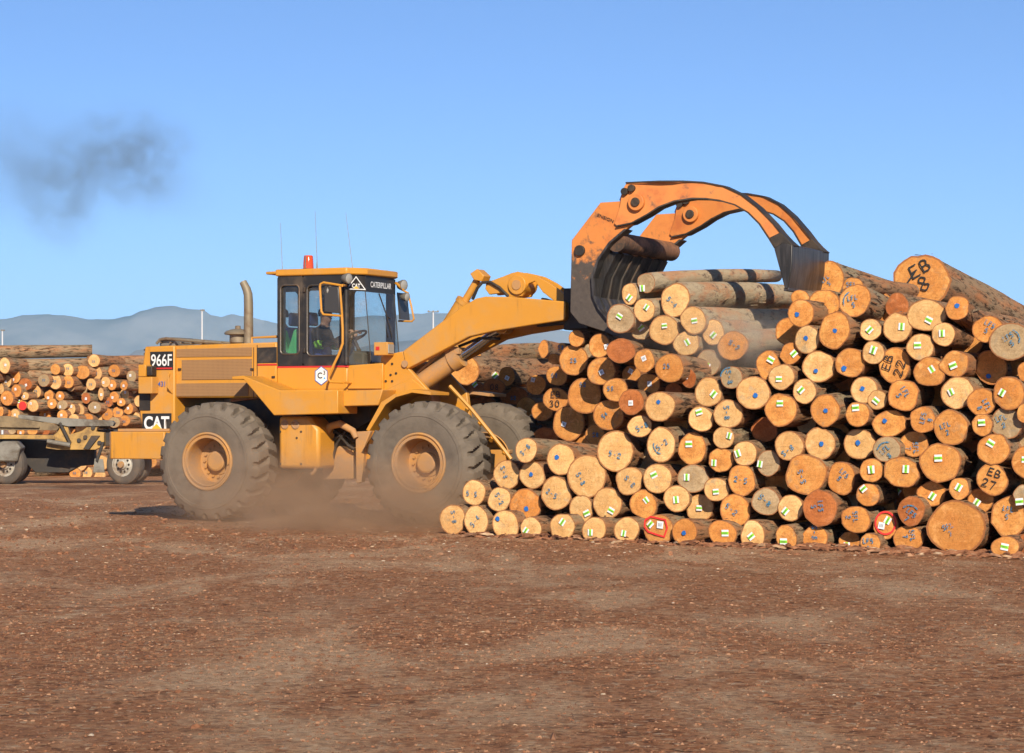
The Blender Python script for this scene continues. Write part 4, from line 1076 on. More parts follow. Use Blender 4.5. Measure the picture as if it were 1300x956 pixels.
# ---- operator
def person_mesh():
    S = [(1.16, 0, 2.34, .13), (1.13, 0, 2.52, .135), (1.12, 0, 2.68, .14), (1.14, 0, 2.80, .12), (1.17, 0, 2.885, .055), (1.20, 0, 2.95, .075), (1.21, 0, 3.04, .095), (1.20, 0, 3.11, .075)]
    V = [Vector(p[:3]) for p in S]; Rr = [p[3] for p in S]; E = [(i, i + 1) for i in range(7)]
    for s in (-1, 1):
        b = len(V)
        V += [Vector((1.13, s * .17, 2.78)), Vector((1.20, s * .235, 2.58)), Vector((1.42, s * .18, 2.62)), Vector((1.60, s * .13, 2.73)), Vector((1.66, s * .125, 2.765))]; Rr += [.075, .055, .048, .038, .042]
        E += [(3, b), (b, b + 1), (b + 1, b + 2), (b + 2, b + 3), (b + 3, b + 4)]
        b = len(V)
        V += [Vector((1.22, s * .10, 2.33)), Vector((1.60, s * .15, 2.36)), Vector((1.72, s * .15, 2.02)), Vector((1.86, s * .15, 1.99))]; Rr += [.11, .085, .06, .045]
        E += [(0, b), (b, b + 1), (b + 1, b + 2), (b + 2, b + 3)]
    me = bpy.data.meshes.new('person'); me.from_pydata(V, E, []); me.update()
    o = bpy.data.objects.new('person', me); COL.objects.link(o)
    md = o.modifiers.new('skin', 'SKIN'); sd = o.modifiers.new('sub', 'SUBSURF'); sd.levels = sd.render_levels = 2
    for i, v in enumerate(me.skin_vertices[0].data): v.radius = (Rr[i], Rr[i])
    me.skin_vertices[0].data[0].use_root = True
    dg = bpy.context.evaluated_depsgraph_get(); m2 = bpy.data.meshes.new_from_object(o.evaluated_get(dg)); bpy.data.objects.remove(o)
    for k in ('skin', 'cloth_dark', 'cloth_blue'): m2.materials.append(M[k])
    for p in m2.polygons:
        c = p.center; p.use_smooth = True
        p.material_index = 2 if c.z < 2.66 and not (c.x > 1.32 and c.z > 2.5) and not (abs(c.y) > .19 and c.z > 2.5) or c.z < 2.44 and not (abs(c.y) > .17 and c.x < 1.4 and c.z > 2.42) else (0 if c.z > 2.86 or c.x > 1.57 else 1)
    # nose, brow and chin pushed out of the head
    for v in m2.vertices:
        if v.co.z > 2.92:
            d = v.co - Vector((1.20, 0, 3.03))
            if d.x > .05 and abs(d.y) < .022 and -.03 < d.z < .02: v.co.x += .022
            if d.x > .04 and abs(d.y) < .03 and d.z < -.06: v.co.x += .012
    p = bpy.data.objects.new('person', m2); COL.objects.link(p); return p
pe = person_mesh(); pe.location = (LO[0], LO[1], 0); pe.rotation_euler = (0, 0, -TH)
tag(pe, 'driver in dark jacket and blue trousers seated at the loader steering wheel', 'person')
mb = MB()
for i in range(9):
    for j in range(16): pass
mb.lathe([(.102, -.03), (.106, .02), (.095, .065), (.06, .098), (0, .108)], (1.185, 0, 3.05), 'z', 20); part('hair', mb, M['hair'], pe)
mb = MB(); mb.tube([(1.285, -.035, 3.045), (1.30, -.035, 3.045)], .009, 6); mb.tube([(1.285, .035, 3.045), (1.30, .035, 3.045)], .009, 6); part('eye', mb, M['hair'], pe)
mb = MB(); mb.tube([(1.285, -.03, 2.985), (1.293, 0, 2.985), (1.285, .03, 2.985)], .006, 6); part('mouth', mb, plain('lip', (.30, .12, .09), .6), pe)
mb = MB(); mb.lathe([(.158, .17), (.165, .22), (.150, .30)], (1.125, 0, 2.48), 'z', 20); part('jacket', mb, M['cloth_dark'], pe)
mb = MB()
for s in (-1, 1): mb.tube([(1.185, s * .225, 2.63), (1.20, s * .235, 2.59), (1.27, s * .222, 2.585)], [.066, .072, .064], 14)
part('hi_vis_sleeve', mb, M['hivis'], pe)
for s in (-1, 1):
    for i in range(4):
        y = s * (.125 + (i - 1.5) * .021); mb = MB(); mb.tube([(1.665, y, 2.79), (1.70, y, 2.80), (1.715, y, 2.775), (1.70, y, 2.755)], [.011, .0105, .010, .008], 8); part('finger', mb, M['skin'], pe)
    mb = MB(); mb.tube([(1.64, s * .085, 2.775), (1.655, s * .075, 2.80), (1.685, s * .08, 2.80)], [.012, .011, .009], 8); part('thumb', mb, M['skin'], pe)
# green cloth behind the seat
a = [far(*p, -.40) for p in ((364, 456), (378.5, 456), (378, 417), (374.5, 420))]
mb = MB(); mb.prism([(p[0], p[2]) for p in a], -.46, -.30); gc = mb.build('coat', M['green_cloth'], None, .03)
gc.location = (LO[0], LO[1], 0); gc.rotation_euler = (0, 0, -TH)
tag(gc, 'bright green coat hung behind the seat inside the loader cab', 'coat')
# ------------------------------------------------------------------ logs
# one row per log end seen in the photo: tile, centre x y, radii, tone, mark, mark x y angle, push-back (m)
TILES = {'A': (550, 550, 6.371), 'B': (680, 540, 5.971), 'C': (790, 510, 5.029), 'D': (920, 540, 5.621), 'E': (1040, 560, 6.371), 'F': (1160, 560, 6.371), 'G': (990, 480, 5.975),
         'H': (1140, 480, 5.975), 'I': (1140, 380, 5.975), 'J': (990, 380, 5.975), 'K': (1000, 320, 7.969), 'L': (860, 430, 5.975), 'M': (760, 340, 7.357), 'N': (880, 340, 6.828),
         'T': (720, 410, 6.375), 'S': (580, 430, 6.375), 'P': (0, 430, 6.826), 'Q': (0, 500, 6.5), 'X': (0, 0, 1.0), 'Z': (980, 310, 4.0625)}
NEAR = """
A 158 698 98 120 p s 172 675 -80
A 348 708 95 118 p s 345 710 50
A 585 740 108 112 p b 525 692 0
A 790 768 84 85 p g 755 788 60
A 330 480 90 100 p s 318 490 -5
A 535 535 92 92 p s 540 530 -60
A 745 578 122 122 o b 757 612 0
A 595 335 104 112 p s 580 315 -70
A 800 338 98 108 p b 797 333 0
A 752 136 86 95 p s 750 135 45 0 3.5
B 192 258 100 118 p b 165 242 20 0 3.5
B 388 385 140 160 p s 347 405 -60
B 603 195 132 150 p s 605 222 -15 0 2
B 710 420 100 102 p s 720 425 -45
B 155 515 107 125 p s 128 518 -30
B 345 632 86 100 p g 392 664 20
B 545 590 106 115 p g 578 645 -30
B 203 770 90 100 p g 208 732 60
B 443 790 88 92 p g 420 812 90
B 690 792 92 95 p g 672 818 85
C 240 30 95 90 p b 235 2 0
C 112 157 75 67 p s 130 160 25
C 248 275 90 105 p s 258 275 35
C 447 300 85 100 o g 430 270 0
C 502 110 78 77 p g 494 66 15
C 225 490 88 92 p g 207 467 30
C 452 490 98 85 g g 415 482 90 .12
C 135 655 80 92 o g 157 628 -55
C 348 618 80 83 p g 347 625 90
C 495 678 83 85 p g 496 678 0 .2
C 600 560 78 72 p g 602 574 5
C 232 815 92 92 o red1 220 800 -12
C 398 830 72 86 o b 398 838 0
C 630 372 76 75 o g 590 390 80
C 640 840 82 85 o g 660 838 0 .25
D 460 145 100 98 p s 455 180 35
D 680 130 102 112 p b 693 132 30 .1
D 580 350 138 142 o s 553 365 -70
D 145 200 80 88 p g 98 200 -75
D 312 270 78 90 g g 256 276 80 .1
D 122 392 95 105 o s 118 390 -10
D 75 605 100 115 o s 50 600 -40
D 295 545 98 95 g s 290 535 -40
D 470 590 86 92 p g 438 612 50
D 680 590 115 125 r s 668 577 -85
D 200 785 82 105 p g 193 792 40
D 440 800 76 82 o g 425 830 5
D 645 800 88 80 o s 645 765 -90 .1
E 180 300 105 130 o s 192 278 -45 .3
E 422 236 90 92 o g 425 230 90
E 665 250 130 125 o g 705 225 90
E 395 435 90 90 o g 363 385 45
E 640 440 85 75 r g 635 410 55 .8
E 297 635 108 110 o s 275 612 -85
E 540 680 95 110 o red2 540 665 50 .1
E 745 565 108 110 r s 735 600 -40
E 245 805 82 68 o g 230 848 88 .25
E 415 820 78 72 o s 400 833 0
E 720 790 115 105 o s 735 765 -80
F 215 175 160 150 o g 203 137 5
F 145 425 108 97 o g 155 445 60 .2
F 368 385 82 82 o g 367 374 55
F 540 480 100 97 o g 515 497 55 .2
F 635 310 125 118 o EB27 630 290 -20
F 345 700 225 205 o s 290 715 20 .2
F 770 612 135 160 o s 765 575 -10 .15
F 740 855 100 88 o g 738 855 -8
F 890 430 78 76 g g 860 490 8
F 905 170 100 130 o g 905 150 0
F 905 840 60 90 r n 0 0 0
G 188 100 84 92 p g 166 90 50
G 345 245 105 118 o b 352 247 0
G 590 275 85 92 o g 580 225 5
G 640 90 98 98 p b 630 80 0
G 740 165 70 72 p g 735 172 -40
G 830 345 118 100 o b 800 325 0 .25
G 605 500 116 110 p b 596 490 0 .2
G 812 540 100 95 g s 815 560 40
G 200 345 70 78 g n 0 0 0 .6
H 40 130 112 115 o s 40 115 -60
H 450 110 118 117 p g 408 105 -60 .18
H 633 180 105 98 o s 655 210 -65
H 842 115 115 120 o g 795 110 55
H 190 315 95 95 o s 215 310 75
H 400 375 122 130 o s 370 380 20
H 640 355 75 80 o g 640 337 8
H 825 340 115 115 g s 795 325 20 .1
H 125 500 100 96 o s 117 530 -85 .15
H 725 540 115 115 o g 708 494 -30
H 965 265 60 72 o n 0 0 0
I 215 120 140 118 p g 237 158 -30
I 450 65 85 90 o b 450 50 0 0 9
I 345 265 85 85 p g 338 258 85
I 680 225 108 98 o s 690 210 -30
I 850 320 148 137 g s 850 305 30
I 170 362 100 97 p g 153 348 0
I 240 550 115 106 o g 258 530 -50
I 430 490 102 97 o g 423 502 25
I 705 515 118 122 o b 690 582 0 .42
I 965 550 55 72 o n 0 0 0
J 160 105 95 100 o b 135 115 0
K 680 490 148 165 o s 665 495 10 0 5
J 415 235 115 132 o b 423 238 0
J 208 305 95 98 p b 203 295 0
J 690 230 80 80 p g 685 232 45
J 890 215 100 110 p g 927 207 88
J 85 410 78 80 o g 110 412 45 .2
J 295 510 118 115 p b 277 543 0
J 535 480 105 110 o b 490 525 0
J 710 405 80 84 p g 713 385 75
J 870 500 115 127 o EB22 870 505 72 .1
K 430 275 130 180 o s 400 290 40 D33.6 3
K 660 350 100 90 o s 650 360 0 .5
K 125 462 85 80 o n 0 0 0 1.0
K 940 505 110 95 o n 0 0 0 1.5
Z 770 190 130 142 o EB8 770 165 28 D30 7
L 410 295 80 82 g s 400 290 -80
L 690 200 88 105 o g 712 160 -25 .12
L 790 290 95 92 p g 775 306 -5
L 575 410 122 122 p b 594 430 0
L 235 405 104 102 p g 280 420 45
L 385 570 108 103 p s 378 560 -85
L 785 540 117 120 o g 783 490 -5
L 660 690 95 90 r n 0 0 0 .5
L 350 750 78 80 p g 398 735 80
X 1064 490 20 21 r n 0 0 0 0.81
X 1226 433 20 21 o n 0 0 0 0.84
X 1181 505 19 20 o n 0 0 0 0.78
X 1046 388 19 20 o n 0 0 0 0.59
X 1235 589 18 19 g n 0 0 0 0.85
X 944 550 17 18 g n 0 0 0 0.74
X 986 613 16 17 o n 0 0 0 0.55
X 857 541 16 17 o n 0 0 0 0.69
X 1001 421 16 17 o n 0 0 0 0.87
X 1301 559 16 17 g n 0 0 0 0.61
X 857 589 16 17 o n 0 0 0 0.60
X 1073 637 16 16 g n 0 0 0 0.59
X 1088 433 15 16 o n 0 0 0 0.89
X 1064 580 15 15 o n 0 0 0 0.62
X 1106 472 15 15 o n 0 0 0 0.89
X 986 664 14 15 o n 0 0 0 0.86
X 1139 388 14 15 r n 0 0 0 0.66
X 1121 643 14 15 o n 0 0 0 0.74
X 1121 616 14 15 o n 0 0 0 0.61
X 1289 610 14 15 o n 0 0 0 0.89
X 821 586 14 15 g n 0 0 0 0.65
X 1121 490 14 14 r n 0 0 0 0.70
X 1019 667 13 14 o n 0 0 0 0.64
X 1229 562 13 14 r n 0 0 0 0.66
X 1064 550 13 14 o n 0 0 0 0.76
X 1193 448 13 14 r n 0 0 0 0.57
X 1013 469 13 14 r n 0 0 0 0.84
X 1088 409 13 14 g n 0 0 0 0.79
X 950 526 13 14 o n 0 0 0 0.72
X 1160 625 13 14 o n 0 0 0 0.57
X 899 553 13 13 o n 0 0 0 0.88
X 968 568 13 13 r n 0 0 0 0.85
X 1286 466 13 13 o n 0 0 0 0.74
X 1019 520 13 13 g n 0 0 0 0.68
X 929 502 12 13 o n 0 0 0 0.71
X 1118 403 12 13 o n 0 0 0 0.77
X 1172 670 12 13 o n 0 0 0 0.59
X 1241 487 12 13 o n 0 0 0 0.88
X 1226 523 12 13 g n 0 0 0 0.67
X 1085 589 12 13 r n 0 0 0 0.86
X 776 613 12 13 r n 0 0 0 0.82
X 1127 439 12 13 o n 0 0 0 0.76
X 854 655 12 13 r n 0 0 0 0.85
X 701 652 12 13 o n 0 0 0 0.70
X 1058 448 12 13 o n 0 0 0 0.62
X 962 658 12 12 r n 0 0 0 0.87
"""
GRAB = """
M 203 475 128 130 g g 200 452 -35
M 290 245 72 95 p g 290 278 50
M 445 140 80 88 g g 412 190 85 0 -.9
M 425 395 96 103 p g 452 368 50
M 393 595 78 80 g g 400 560 35
M 612 580 133 133 p g 620 540 8
M 715 300 130 150 p s 690 320 -45
M 885 490 115 125 p g 898 493 5
M 820 705 112 116 p g 833 695 -55
N 175 560 92 105 p g 178 582 45
N 345 675 125 123 o s 360 670 -35
N 130 825 100 112 g g 128 850 60
"""
REARST = """
T 75 125 60 65 o n 0 0 0
T 260 185 80 95 o w 322 192 0
T 435 225 112 95 r n 0 0 0
T 625 305 80 92 o w 625 287 10
T 830 365 108 115 o f 810 350 0
T 275 390 110 108 o w 282 400 30
T 50 300 110 118 o f 55 305 0
T 390 540 95 92 o f 355 532 0
T 140 590 130 137 o f 130 500 0
T 520 640 98 100 r w 520 648 0
T 335 745 118 120 o f 310 748 40
T 660 495 90 82 o w 672 492 15 .5
T 520 420 72 72 o w 518 390 50 .8
T 225 905 75 78 o f 235 905 0 .4
T 985 450 58 72 r w 963 432 80 .2
T 860 545 65 55 r n 0 0 0 .6
T 990 345 45 50 o n 0 0 0 .5
T 620 745 60 60 r n 0 0 0 .6
T 190 225 55 55 g n 0 0 0 .5
S 850 72 32 38 o f 848 72 0 .3
S 810 300 82 77 o f 795 298 0
S 640 375 75 80 o w 620 332 0
S 405 305 62 76 o w 410 318 50
S 300 390 86 63 r E08 318 395 0
S 800 490 98 90 o EB30 795 490 0
S 905 685 122 137 o w 870 692 85
S 455 460 108 72 r f 460 480 0 .2
S 310 300 32 36 g g 313 297 40 .4
S 155 400 65 45 r g 150 370 35 .3
S 690 590 82 75 o n 0 0 0 .5
S 790 165 48 42 o n 0 0 0 .6
X 660 548 22 22 o n 0 0 0 .7
X 668 590 24 24 o n 0 0 0 .5
X 740 600 24 24 r n 0 0 0 .5
X 790 575 22 22 o n 0 0 0 .5
X 610 520 20 20 r n 0 0 0 .6
X 590 470 18 18 o n 0 0 0 .6
X 692 559 16 16 r n 0 0 0 0.58
X 737 565 15 16 o n 0 0 0 0.59
X 641 523 13 14 r n 0 0 0 0.59
X 668 517 12 13 o n 0 0 0 0.69
X 590 499 12 12 r n 0 0 0 0.80
X 791 544 11 11 o n 0 0 0 0.72
X 749 535 11 11 o n 0 0 0 0.80
"""
FAR = """
P -120 240 50 55 o n 0 0 0
P -60 330 48 52 o w -60 330 0
P -150 400 50 52 o n 0 0 0
P -80 470 50 50 o w -80 470 0
P -60 570 45 48 o n 0 0 0
P -150 520 46 50 o n 0 0 0
P -90 640 45 45 o n 0 0 0
P 15 340 40 45 o n 0 0 0 .6
P 40 232 48 68 o w 50 228 0
P 133 325 42 60 o w 118 355 0
P 57 370 42 52 o w 55 370 0
P 220 395 55 50 r w 228 402 0
P 143 450 42 55 o w 138 437 0
P 60 515 55 62 o w 43 515 0
P 5 435 30 45 o n 0 0 0
P 215 497 35 35 o w 212 500 0
P 190 575 42 45 o redend 195 570 0
P 285 580 48 52 o w 272 560 0
P 312 460 42 55 o f 312 455 0
P 380 360 50 55 o f 382 360 0
P 480 265 42 45 o n 0 0 0
P 587 270 50 55 o f 590 258 0
P 480 375 52 62 o f 478 370 0
P 715 290 60 60 o n 0 0 0
P 815 190 50 55 o f 812 198 0
P 840 300 42 58 o f 835 300 0
P 990 278 50 55 o f 988 278 0
P 590 375 48 54 o f 600 382 0
P 1140 325 42 48 o w 1132 318 0
P 790 395 42 50 o f 788 395 0
P 915 375 40 46 o w 900 380 0
P 970 400 38 45 o w 970 405 0
P 1075 405 32 40 o w 1075 408 0
P 1150 435 45 45 o w 1155 437 0
P 610 420 36 36 o w 612 422 0
P 620 505 52 57 o n 0 0 0 .6
P 425 490 38 45 o w 420 512 0
P 520 497 38 40 o w 522 497 0
P 745 515 38 46 r w 748 520 0
P 875 480 24 55 o w 880 485 0
P 915 440 36 42 o w 915 448 0
P 990 505 40 45 o w 978 510 0
P 1080 480 40 45 o w 1088 465 0
P 935 550 40 42 r f 935 550 0
P 1050 550 36 36 o w 1050 548 0
P 385 555 33 40 o w 385 550 0
P 450 562 40 44 o w 448 565 0
P 540 575 45 42 o w 525 590 0
P 620 610 32 48 o w 620 588 0
P 685 620 45 57 o w 678 632 0
P 820 595 55 50 o w 828 595 0
P 930 655 48 52 o f 925 655 0
P 1020 640 45 48 o f 1025 640 0
P 1110 605 43 50 o w 1112 602 0
P 8 630 22 42 o n 0 0 0
P 60 650 36 38 o n 0 0 0
P 130 655 40 45 o w 132 660 0
P 390 660 50 52 o w 392 658 0
P 540 665 45 46 o w 535 662 0
P 640 690 42 36 o n 0 0 0
P 760 690 46 40 o n 0 0 0
P 845 680 45 42 o f 852 682 0
P 990 725 50 46 o n 0 0 0
P 1080 710 48 46 o f 1080 718 0
P 1172 690 45 54 o w 1175 702 0
P 1200 540 36 46 o n 0 0 0
P 105 795 32 32 o n 0 0 0
P 180 810 32 32 o w 182 815 0
P 280 800 45 34 o n 0 0 0
P 390 800 40 40 r n 0 0 0
P 1290 420 45 48 o n 0 0 0
P 1280 540 44 48 o n 0 0 0
P 1280 650 46 50 o n 0 0 0
P 1390 600 46 48 o n 0 0 0
P 1390 480 44 48 o n 0 0 0
Q 620 660 45 46 o f 618 655 0
Q 715 650 46 50 o f 712 650 0
Q 820 668 50 40 o n 0 0 0
Q 150 668 60 50 o n 0 0 0
Q 1080 590 44 44 o n 0 0 0
Q 1250 560 46 46 o n 0 0 0
X 170 546 10 10 p n 0 0 0 0.58
X 160 578 10 10 o n 0 0 0 0.37
X 106 544 10 10 p n 0 0 0 0.40
X 42 530 10 10 g n 0 0 0 0.44
X 102 492 10 10 g n 0 0 0 0.34
X 100 588 10 10 p n 0 0 0 0.31
X 22 560 10 10 g n 0 0 0 0.40
X 190 572 10 10 o n 0 0 0 0.34
X 32 574 9 10 p n 0 0 0 0.47
X 18 584 10 10 o n 0 0 0 0.49
X 90 574 9 10 g n 0 0 0 0.33
X 104 564 10 10 g n 0 0 0 0.41
X 90 554 9 10 o n 0 0 0 0.55
X 114 578 9 10 g n 0 0 0 0.34
X 124 564 10 10 p n 0 0 0 0.56
X 128 588 10 10 p n 0 0 0 0.44
X 134 550 9 10 g n 0 0 0 0.51
X 170 564 9 10 g n 0 0 0 0.44
X 194 538 9 10 g n 0 0 0 0.44
X 188 554 10 10 o n 0 0 0 0.33
X 24 538 9 9 p n 0 0 0 0.59
X 176 520 7 7 p n 0 0 0 0.58
X 62 538 7 7 g n 0 0 0 0.35
X 120 548 7 7 g n 0 0 0 0.38
X 30 592 7 7 p n 0 0 0 0.56
X 118 500 7 7 g n 0 0 0 0.32
"""

def parse(block):
    out = []
    for ln in block.strip().splitlines():
        t = ln.split(); ox, oy, s = TILES[t[0]]
        cx, cy, rx, ry = [float(k) for k in t[1:5]]
        d = dict(x=ox + cx / s, y=oy + cy / s, rx=rx / s * 1.055, ry=ry / s * 1.055, tone=t[5], mark=t[6], mx=(float(t[7]) - cx) / s, my=(float(t[8]) - cy) / s, ang=float(t[9]), push=0.0, depth=None, dip=0.0)
        if t[7] == '0' and t[8] == '0': d['mx'] = d['my'] = 0
        if len(t) > 10:
            if t[10][0] == 'D': d['depth'] = float(t[10][1:])
            else: d['push'] = float(t[10])
        if len(t) > 11: d['dip'] = float(t[11])
        out.append(d)
    return out

# hand-drawn strokes in a unit box
GLY = {'E': [[(.9, 1), (.1, 1), (.05, 0), (.95, 0)], [(.08, .5), (.8, .52)]], 'B': [[(.1, 0), (.12, 1), (.7, .95), (.8, .75), (.6, .55), (.12, .52)], [(.6, .55), (.95, .35), (.85, .08), (.1, 0)]],
       '0': [[(.5, 1), (.15, .8), (.05, .45), (.2, .08), (.55, 0), (.9, .2), (.95, .6), (.8, .92), (.5, 1)]], '1': [[(.3, .8), (.55, 1), (.5, 0)]],
       '2': [[(.1, .75), (.3, .98), (.7, .98), (.88, .72), (.55, .38), (.08, .02), (.95, .05)]], '3': [[(.1, .92), (.6, 1), (.85, .8), (.45, .55), (.9, .35), (.7, .04), (.1, .06)]],
       '4': [[(.6, 0), (.62, 1), (.08, .35), (.95, .36)]], '5': [[(.88, 1), (.2, 1), (.15, .58), (.6, .62), (.9, .35), (.65, .03), (.1, .06)]],
       '7': [[(.08, .95), (.92, 1), (.4, 0)]], '8': [[(.5, .52), (.15, .75), (.45, 1), (.82, .8), (.5, .52), (.1, .25), (.45, 0), (.9, .25), (.5, .52)]],
       'S': [[(.9, .85), (.5, 1), (.12, .78), (.5, .52), (.88, .25), (.5, 0), (.08, .15)]], 'L': [[(.15, 1), (.12, 0), (.9, .03)]], 'F': [[(.1, 0), (.12, 1), (.9, .98)], [(.12, .52), (.7, .54)]],
       '-': [[(.25, .5), (.75, .5)]], '/': [[(.1, 0), (.9, 1)]]}
def smooth(p):
    """rounded hand: a Catmull-Rom curve through the points"""
    out = []; n = len(p); closed = p[0] == p[-1]
    for i in range(n - 1):
        a = p[i - 1] if i else (p[-2] if closed else p[0]); b, c = p[i], p[i + 1]; d = p[i + 2] if i + 2 < n else (p[1] if closed else p[-1])
        for t in (0, .33, .67):
            out.append(tuple(.5 * (2 * b[k] + (c[k] - a[k]) * t + (2 * a[k] - 5 * b[k] + 4 * c[k] - d[k]) * t * t + (3 * b[k] - a[k] - 3 * c[k] + d[k]) * t ** 3) for k in (0, 1)))
    return out + [p[-1]]
def strokes(s, h, wid, pitch, ang, ox, oz, y, rng, wave=.06):
    """list of polylines on the end face (local x, z), text s of height h centred on ox, oz"""
    res = []; n = len(s); c, si = math.cos(R(ang)), math.sin(R(ang))
    for i, ch in enumerate(s):
        if ch == ' ': continue
        bx = (i - (n - 1) / 2) * pitch - wid / 2
        for pl in GLY[ch]:
            q = []
            if ch in '0235689SB': pl = smooth(pl)
            for gx, gz in pl:
                lx = bx + gx * wid + rng.gauss(0, wave * wid * .22); lz = (gz - .5) * h + rng.gauss(0, wave * h * .15)
                q.append((ox + c * lx - si * lz, y, oz + si * lx + c * lz))
            res.append(q)
    return res

logs_all = []
def radius_fn(rng, rough):
    ks = [(k, rng.gauss(0, rough / k ** .9), rng.uniform(0, 6.28)) for k in (2, 3, 4, 5, 7, 9)]
    return lambda a: 1 + sum(am * math.cos(k * a + ph) for k, am, ph in ks)

def make_log(d, Y, yaw, tilt, length, rng, group, name='log', barkm='bark', segs=22, rows=9, rough=.032, detail=True):
    s = F / Y; c = wp(d['x'], d['y'], Y)
    view = math.degrees(math.atan2(c.x, c.y))
    rz_ = d['ry'] / s; rx_ = d['rx'] / s / max(.55, math.cos(R(yaw - view)))
    o_rot = Matrix.Rotation(R(-yaw), 4, 'Z') @ Matrix.Rotation(R(tilt), 4, 'X')
    fn = radius_fn(rng, rough); sd = rng.random() * 100
    flare = .10 if (rz_ > .24 and detail) else .03
    taper = rng.uniform(.010, .022); d['flare'], d['taper'], d['rz'] = flare, taper, rz_; bend = rng.gauss(0, .02), rng.gauss(0, .02)
    vs = []; fs = []
    for j in range(rows + 1):
        f = (j / rows) ** 1.6; y = f * length
        if j == 0: y = 0.0
        tp = (1 - taper * y / max(rz_, .15) * .4) * (1 - flare + flare * math.exp(-y * 1.6))
        bx, bz = bend[0] * (f - f * f) * length, bend[1] * (f - f * f) * length
        for i in range(segs):
            a = 2 * math.pi * i / segs
            rr = fn(a + .10 * y) if j else fn(a)
            if detail and j: rr += .055 * noise.noise(Vector((math.cos(a) * 2.2, math.sin(a) * 2.2, y * 1.5 + sd)))
            elif detail: rr += .022 * noise.noise(Vector((math.cos(a) * 5, math.sin(a) * 5, sd)))
            vs.append((rx_ * tp * rr * math.cos(a) + bx, y + (.012 * noise.noise(Vector((math.cos(a) * 3, math.sin(a) * 3, sd + 9))) if j == 0 and detail else 0), rz_ * tp * rr * math.sin(a) + bz))
    for j in range(rows):
        for i in range(segs):
            i2 = (i + 1) % segs
            fs.append((j * segs + i, (j + 1) * segs + i, (j + 1) * segs + i2, j * segs + i2))
    b = len(fs); fs.append([rows * segs + i for i in range(segs)][::-1])
    me = bpy.data.meshes.new(name); me.from_pydata(vs, [], fs); me.materials.append(M[barkm]); me.materials.append(ENDS[d['tone']])
    me.polygons.foreach_set('use_smooth', [True] * len(fs)); me.polygons[b].material_index = 1; me.polygons[b].use_smooth = False
    # free-hanging bark tatters along the rim of the front end
    log = bpy.data.objects.new(name, me); COL.objects.link(log)
    log.matrix_world = Matrix.Translation(c) @ o_rot
    log['group'] = group
    # the sawn end: its own disc, with the distance to the rim in the UVs
    fr = (0, .22, .45, .66, .84, .95, 1.0); dv = []; df = []; uvr = []
    ring0 = vs[:segs]
    dome = rng.uniform(-.004, .008); ta, tb = rng.gauss(0, .012), rng.gauss(0, .012)
    for k, f in enumerate(fr):
        for i in range(segs):
            x, y, z = ring0[i]
            w = 1 - f
            yy = y * f - dome * w * 2 + (.006 * noise.noise(Vector((x * f * 9, z * f * 9, sd))) * (f < 1) if detail else 0)
            dv.append((x * f, yy, z * f)); uvr.append(f)
    for k in range(len(fr) - 1):
        for i in range(segs):
            i2 = (i + 1) % segs
            if k == 0: df.append((k * segs + i, (k + 1) * segs + i, (k + 1) * segs + i2))
            else: df.append((k * segs + i, (k + 1) * segs + i, (k + 1) * segs + i2, k * segs + i2))
    em = bpy.data.meshes.new('cut_end'); em.from_pydata(dv, [], df); em.materials.append(ENDS[d['tone']])
    ul = em.uv_layers.new(name='UVMap')
    for lp in em.loops: ul.data[lp.index].uv = (uvr[lp.vertex_index], 0)
    em.polygons.foreach_set('use_smooth', [True] * len(df))
    bm = bmesh.new(); bm.from_mesh(em); bmesh.ops.recalc_face_normals(bm, faces=bm.faces)
    if bm.faces and sum(f.normal.y for f in bm.faces) > 0: bmesh.ops.reverse_faces(bm, faces=bm.faces)
    bm.to_mesh(em); bm.free()
    ce = bpy.data.objects.new('cut_end', em); COL.objects.link(ce); ce.parent = log
    # mark
    kx = rx_ / d['rx']; kz = rz_ / d['ry']; ox, oz = d['mx'] * kx, -d['my'] * kz
    mk = d['mark']; y0 = -.020
    tq = rng.uniform(.82, 1.0); tw_, th_ = .088 * tq, .078 * tq
    def tag_(ox, oz, ang, green=True, w=tw_, h=th_, nm='tag'):
        mb = MB(); ca, sa = math.cos(R(ang)), math.sin(R(ang))
        def P(x, z, y): return (ox + ca * x - sa * z, y, oz + sa * x + ca * z)
        cu = rng.uniform(-.004, .008)
        mb.add([P(-w / 2, -h / 2, y0 - cu), P(w / 2, -h / 2, y0), P(w / 2, h / 2, y0 - cu), P(-w / 2, h / 2, y0)], [(0, 1, 2, 3)], 0)
        if green:
            g0 = h * .20
            mb.add([P(-w / 2, -g0, y0 - cu - .002), P(w / 2, -g0, y0 - .003), P(w / 2, g0, y0 - cu - .003), P(-w / 2, g0, y0 - .002)], [(0, 1, 2, 3)], 1)
            for q in range(4):
                x0 = -w * .34 + q * w * .17; mb.add([P(x0, -g0 * .5, y0 - cu - .0055), P(x0 + w * .09, -g0 * .5, y0 - cu - .0055), P(x0 + w * .09, g0 * .5, y0 - cu - .0055), P(x0, g0 * .5, y0 - cu - .0055)], [(0, 1, 2, 3)], 2)
        else:
            for q in range(3):
                x0 = -w * .28 + q * w * .2; mb.add([P(x0, -h * .22, y0 - cu - .004), P(x0 + w * .11, -h * .22, y0 - cu - .004), P(x0 + w * .11, h * .24, y0 - cu - .004), P(x0, h * .24, y0 - cu - .004)], [(0, 1, 2, 3)], 3)
        t = mb.build(nm, [M['tag_white'], M['tag_green'], M['tag_ink'], M['tag_ink_grey']], log, smooth=False)
        return t
    def write(txt, h, wid, pitch, ang, x, z, w, mt, nm='spray_lettering'):
        mb = MB()
        for pl in strokes(txt, h, wid, pitch, ang, x, z, y0 - .002, rng): mb.ribbon(pl, w, (0, -1, 0))
        return mb
